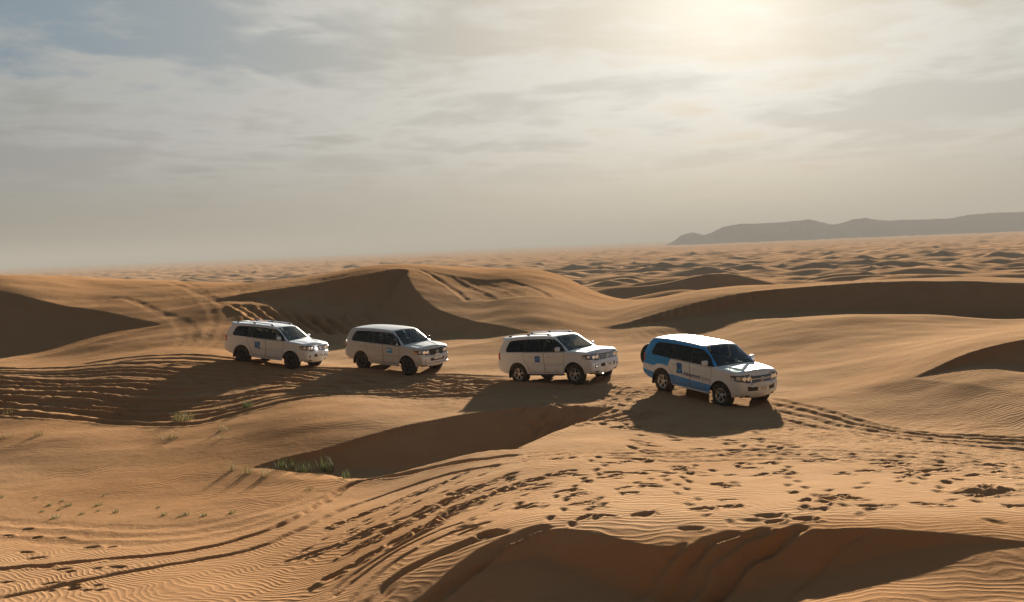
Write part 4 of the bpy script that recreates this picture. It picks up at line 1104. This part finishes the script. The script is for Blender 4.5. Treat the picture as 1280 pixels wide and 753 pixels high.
# ------------------------------------------------------------------ grass
def grass_mat(name, lo, hi):
    m, t, b = new_mat(name)
    tcn = N(t, 'ShaderNodeTexCoord'); nz = N(t, 'ShaderNodeTexNoise', i_Scale=9.0, i_Detail=3.0); t.links.new(tcn.outputs['Object'], nz.inputs['Vector'])
    t.links.new(mixc(t, smooth(t, nz.outputs[0], .35, .65), lo, hi), b.inputs['Base Color'])
    b.inputs['Roughness'].default_value = .7; b.inputs['Specular IOR Level'].default_value = .2
    tr = N(t, 'ShaderNodeBsdfTranslucent'); t.links.new(b.inputs['Base Color'].links[0].from_socket, tr.inputs['Color'])
    mx = N(t, 'ShaderNodeMixShader', i_0=.3); t.links.new(b.outputs[0], mx.inputs[1]); t.links.new(tr.outputs[0], mx.inputs[2])
    t.links.new(mx.outputs[0], t.nodes['Material Output'].inputs[0])
    return m
GR = dict(dry=grass_mat('dry_grass', (.20, .15, .075), (.14, .135, .05)), green=grass_mat('green_grass', (.055, .085, .03), (.10, .115, .04)), sprout=grass_mat('sprout_leaf', (.11, .14, .05), (.16, .165, .07)))
def grass(name, px, py, n, height, spread, mat, label, group=None, lean=.35, width=.009, cat='grass'):
    p = hit(px, py); r_ = random.Random(int(px * 7 + py * 13))
    V, Fc = [], []
    for _ in range(n):
        a = r_.uniform(0, 2 * math.pi); q = spread * math.sqrt(r_.random())
        bx, by = q * math.cos(a), q * math.sin(a) * .6
        z0 = float(ground_z([p[0] + bx], [p[1] + by])[0]) - p[2] - .03 if spread > .3 else -.03
        h = height * r_.uniform(.5, 1.1); da = r_.uniform(0, 2 * math.pi); le = lean * r_.uniform(.2, 1.2) * h
        wx_, wy_ = math.cos(da + 1.57) * width, math.sin(da + 1.57) * width
        o = len(V)
        for t_ in (0, .35, .7, 1.0):
            cx_, cy_, cz_ = bx + math.cos(da) * le * t_ * t_, by + math.sin(da) * le * t_ * t_, z0 + h * t_ * (1 - .15 * t_)
            k = 1 - t_ * .92
            V += [(cx_ - wx_ * k, cy_ - wy_ * k, cz_), (cx_ + wx_ * k, cy_ + wy_ * k, cz_)]
        for i in range(3): Fc.append((o + 2 * i, o + 2 * i + 1, o + 2 * i + 3, o + 2 * i + 2))
    o_ = mesh_obj(name, V, Fc, GR[mat])
    o_.location = tuple(p)
    return tag(o_, label, cat, group)
grass('grass_tuft', 228, 526, 150, .46, .42, 'dry', 'broad bushy tuft of dry grass on its own small hummock', lean=.3)
grass('grass_tuft', 309, 510, 90, .42, .22, 'green', 'dense dark green grass tuft beside the lowest tyre track', lean=.45)
grass('grass_tuft', 213, 548, 46, .34, .40, 'dry', 'thin brown grass tuft just below the broad bushy one', lean=.3)
grass('grass_tuft', 275, 512, 26, .30, .22, 'dry', 'small dry tuft next to the dense dark green one', lean=.5)
for (px, py, n, h, sp_) in ((284, 537, 26, .3, .35), (276, 548, 14, .28, .16), (48, 545, 30, .36, .16), (9, 547, 30, .32, .26), (8, 518, 20, .36, .26), (147, 519, 26, .3, .26)):
    grass('grass_tuft', px, py, n, h, sp_, 'dry', 'sparse dry grass tuft on the smooth orange slope of the hollow', 'sparse dry tufts in the hollow', lean=.7)
for (px, py, n, h, sp_) in ((290, 588, 24, .42, .14), (308, 592, 22, .40, .18), (332, 596, 24, .42, .14)):
    grass('grass_tuft', px, py, n, h, sp_, 'dry', 'upright dry stalks casting long shadows beside the dark hollow', 'dry stalks at the mouth of the dark hollow', lean=.35)
grass('grass_clump', 408, 590, 55, .62, .26, 'green', 'tallest green reed clump inside the shaded pit', lean=.35, width=.011)
grass('grass_clump', 356, 586, 40, .45, .30, 'green', 'low green grass clump where the shaded pit narrows to its tip', lean=.4, width=.010)
grass('grass_clump', 381, 590, 40, .45, .30, 'green', 'low green grass clump right beside the tallest reeds in the shaded pit', lean=.4, width=.010)
grass('grass_clump', 433, 598, 24, .40, .12, 'green', 'slim green stalks at the corner of the shaded pit', lean=.25)
grass('grass_tuft', 387, 612, 26, .16, .12, 'dry', 'tiny dry tuft on lit sand in front of the shaded pit', lean=.6)
for (px, py, sc_) in ((53, 640, .8), (62, 632, .9), (70, 648, 1.2), (86, 632, 1.1), (78, 627, .7), (103, 643, .8), (74, 638, .7), (123, 632, 1.2), (124, 639, .7), (145, 641, 1.0), (206, 644, .9), (224, 646, .7), (232, 644, 1.0), (255, 645, .9), (290, 642, 1.1), (198, 635, .7), (130, 620, .6), (2, 622, .9), (45, 622, .6)):
    grass('grass_sprout', px, py, 26, .13 * sc_, .10 * sc_, 'sprout', 'tiny green sprout on the flat floor of the sandy basin', 'sprouts dotted over the basin floor', lean=.9, width=.012, cat='sprout')
# ------------------------------------------------------------------ dusty air over the whole desert
def build_haze():
    h = 15500.0; z0, z1 = -60.0, 95.0
    v = [(-h, -h, z0), (h, -h, z0), (h, h, z0), (-h, h, z0), (-h, -h, z1), (h, -h, z1), (h, h, z1), (-h, h, z1)]
    f = [(0, 3, 2, 1), (4, 5, 6, 7), (0, 1, 5, 4), (1, 2, 6, 5), (2, 3, 7, 6), (3, 0, 4, 7)]
    m = bpy.data.materials.new('dusty_air'); m.use_nodes = True
    t = m.node_tree; t.nodes.clear()
    pv = N(t, 'ShaderNodeVolumePrincipled')
    pv.inputs['Color'].default_value = (.325, .325, .315, 1)
    pv.inputs['Density'].default_value = HAZE
    pv.inputs['Anisotropy'].default_value = 0.0
    out = N(t, 'ShaderNodeOutputMaterial'); t.links.new(pv.outputs[0], out.inputs['Volume'])
    o = mesh_obj('haze', v, f, m, smooth_=False)
    tag(o, kind='stuff', label='thin dusty haze hanging over the desert')
HAZE = 0.00026
build_haze()
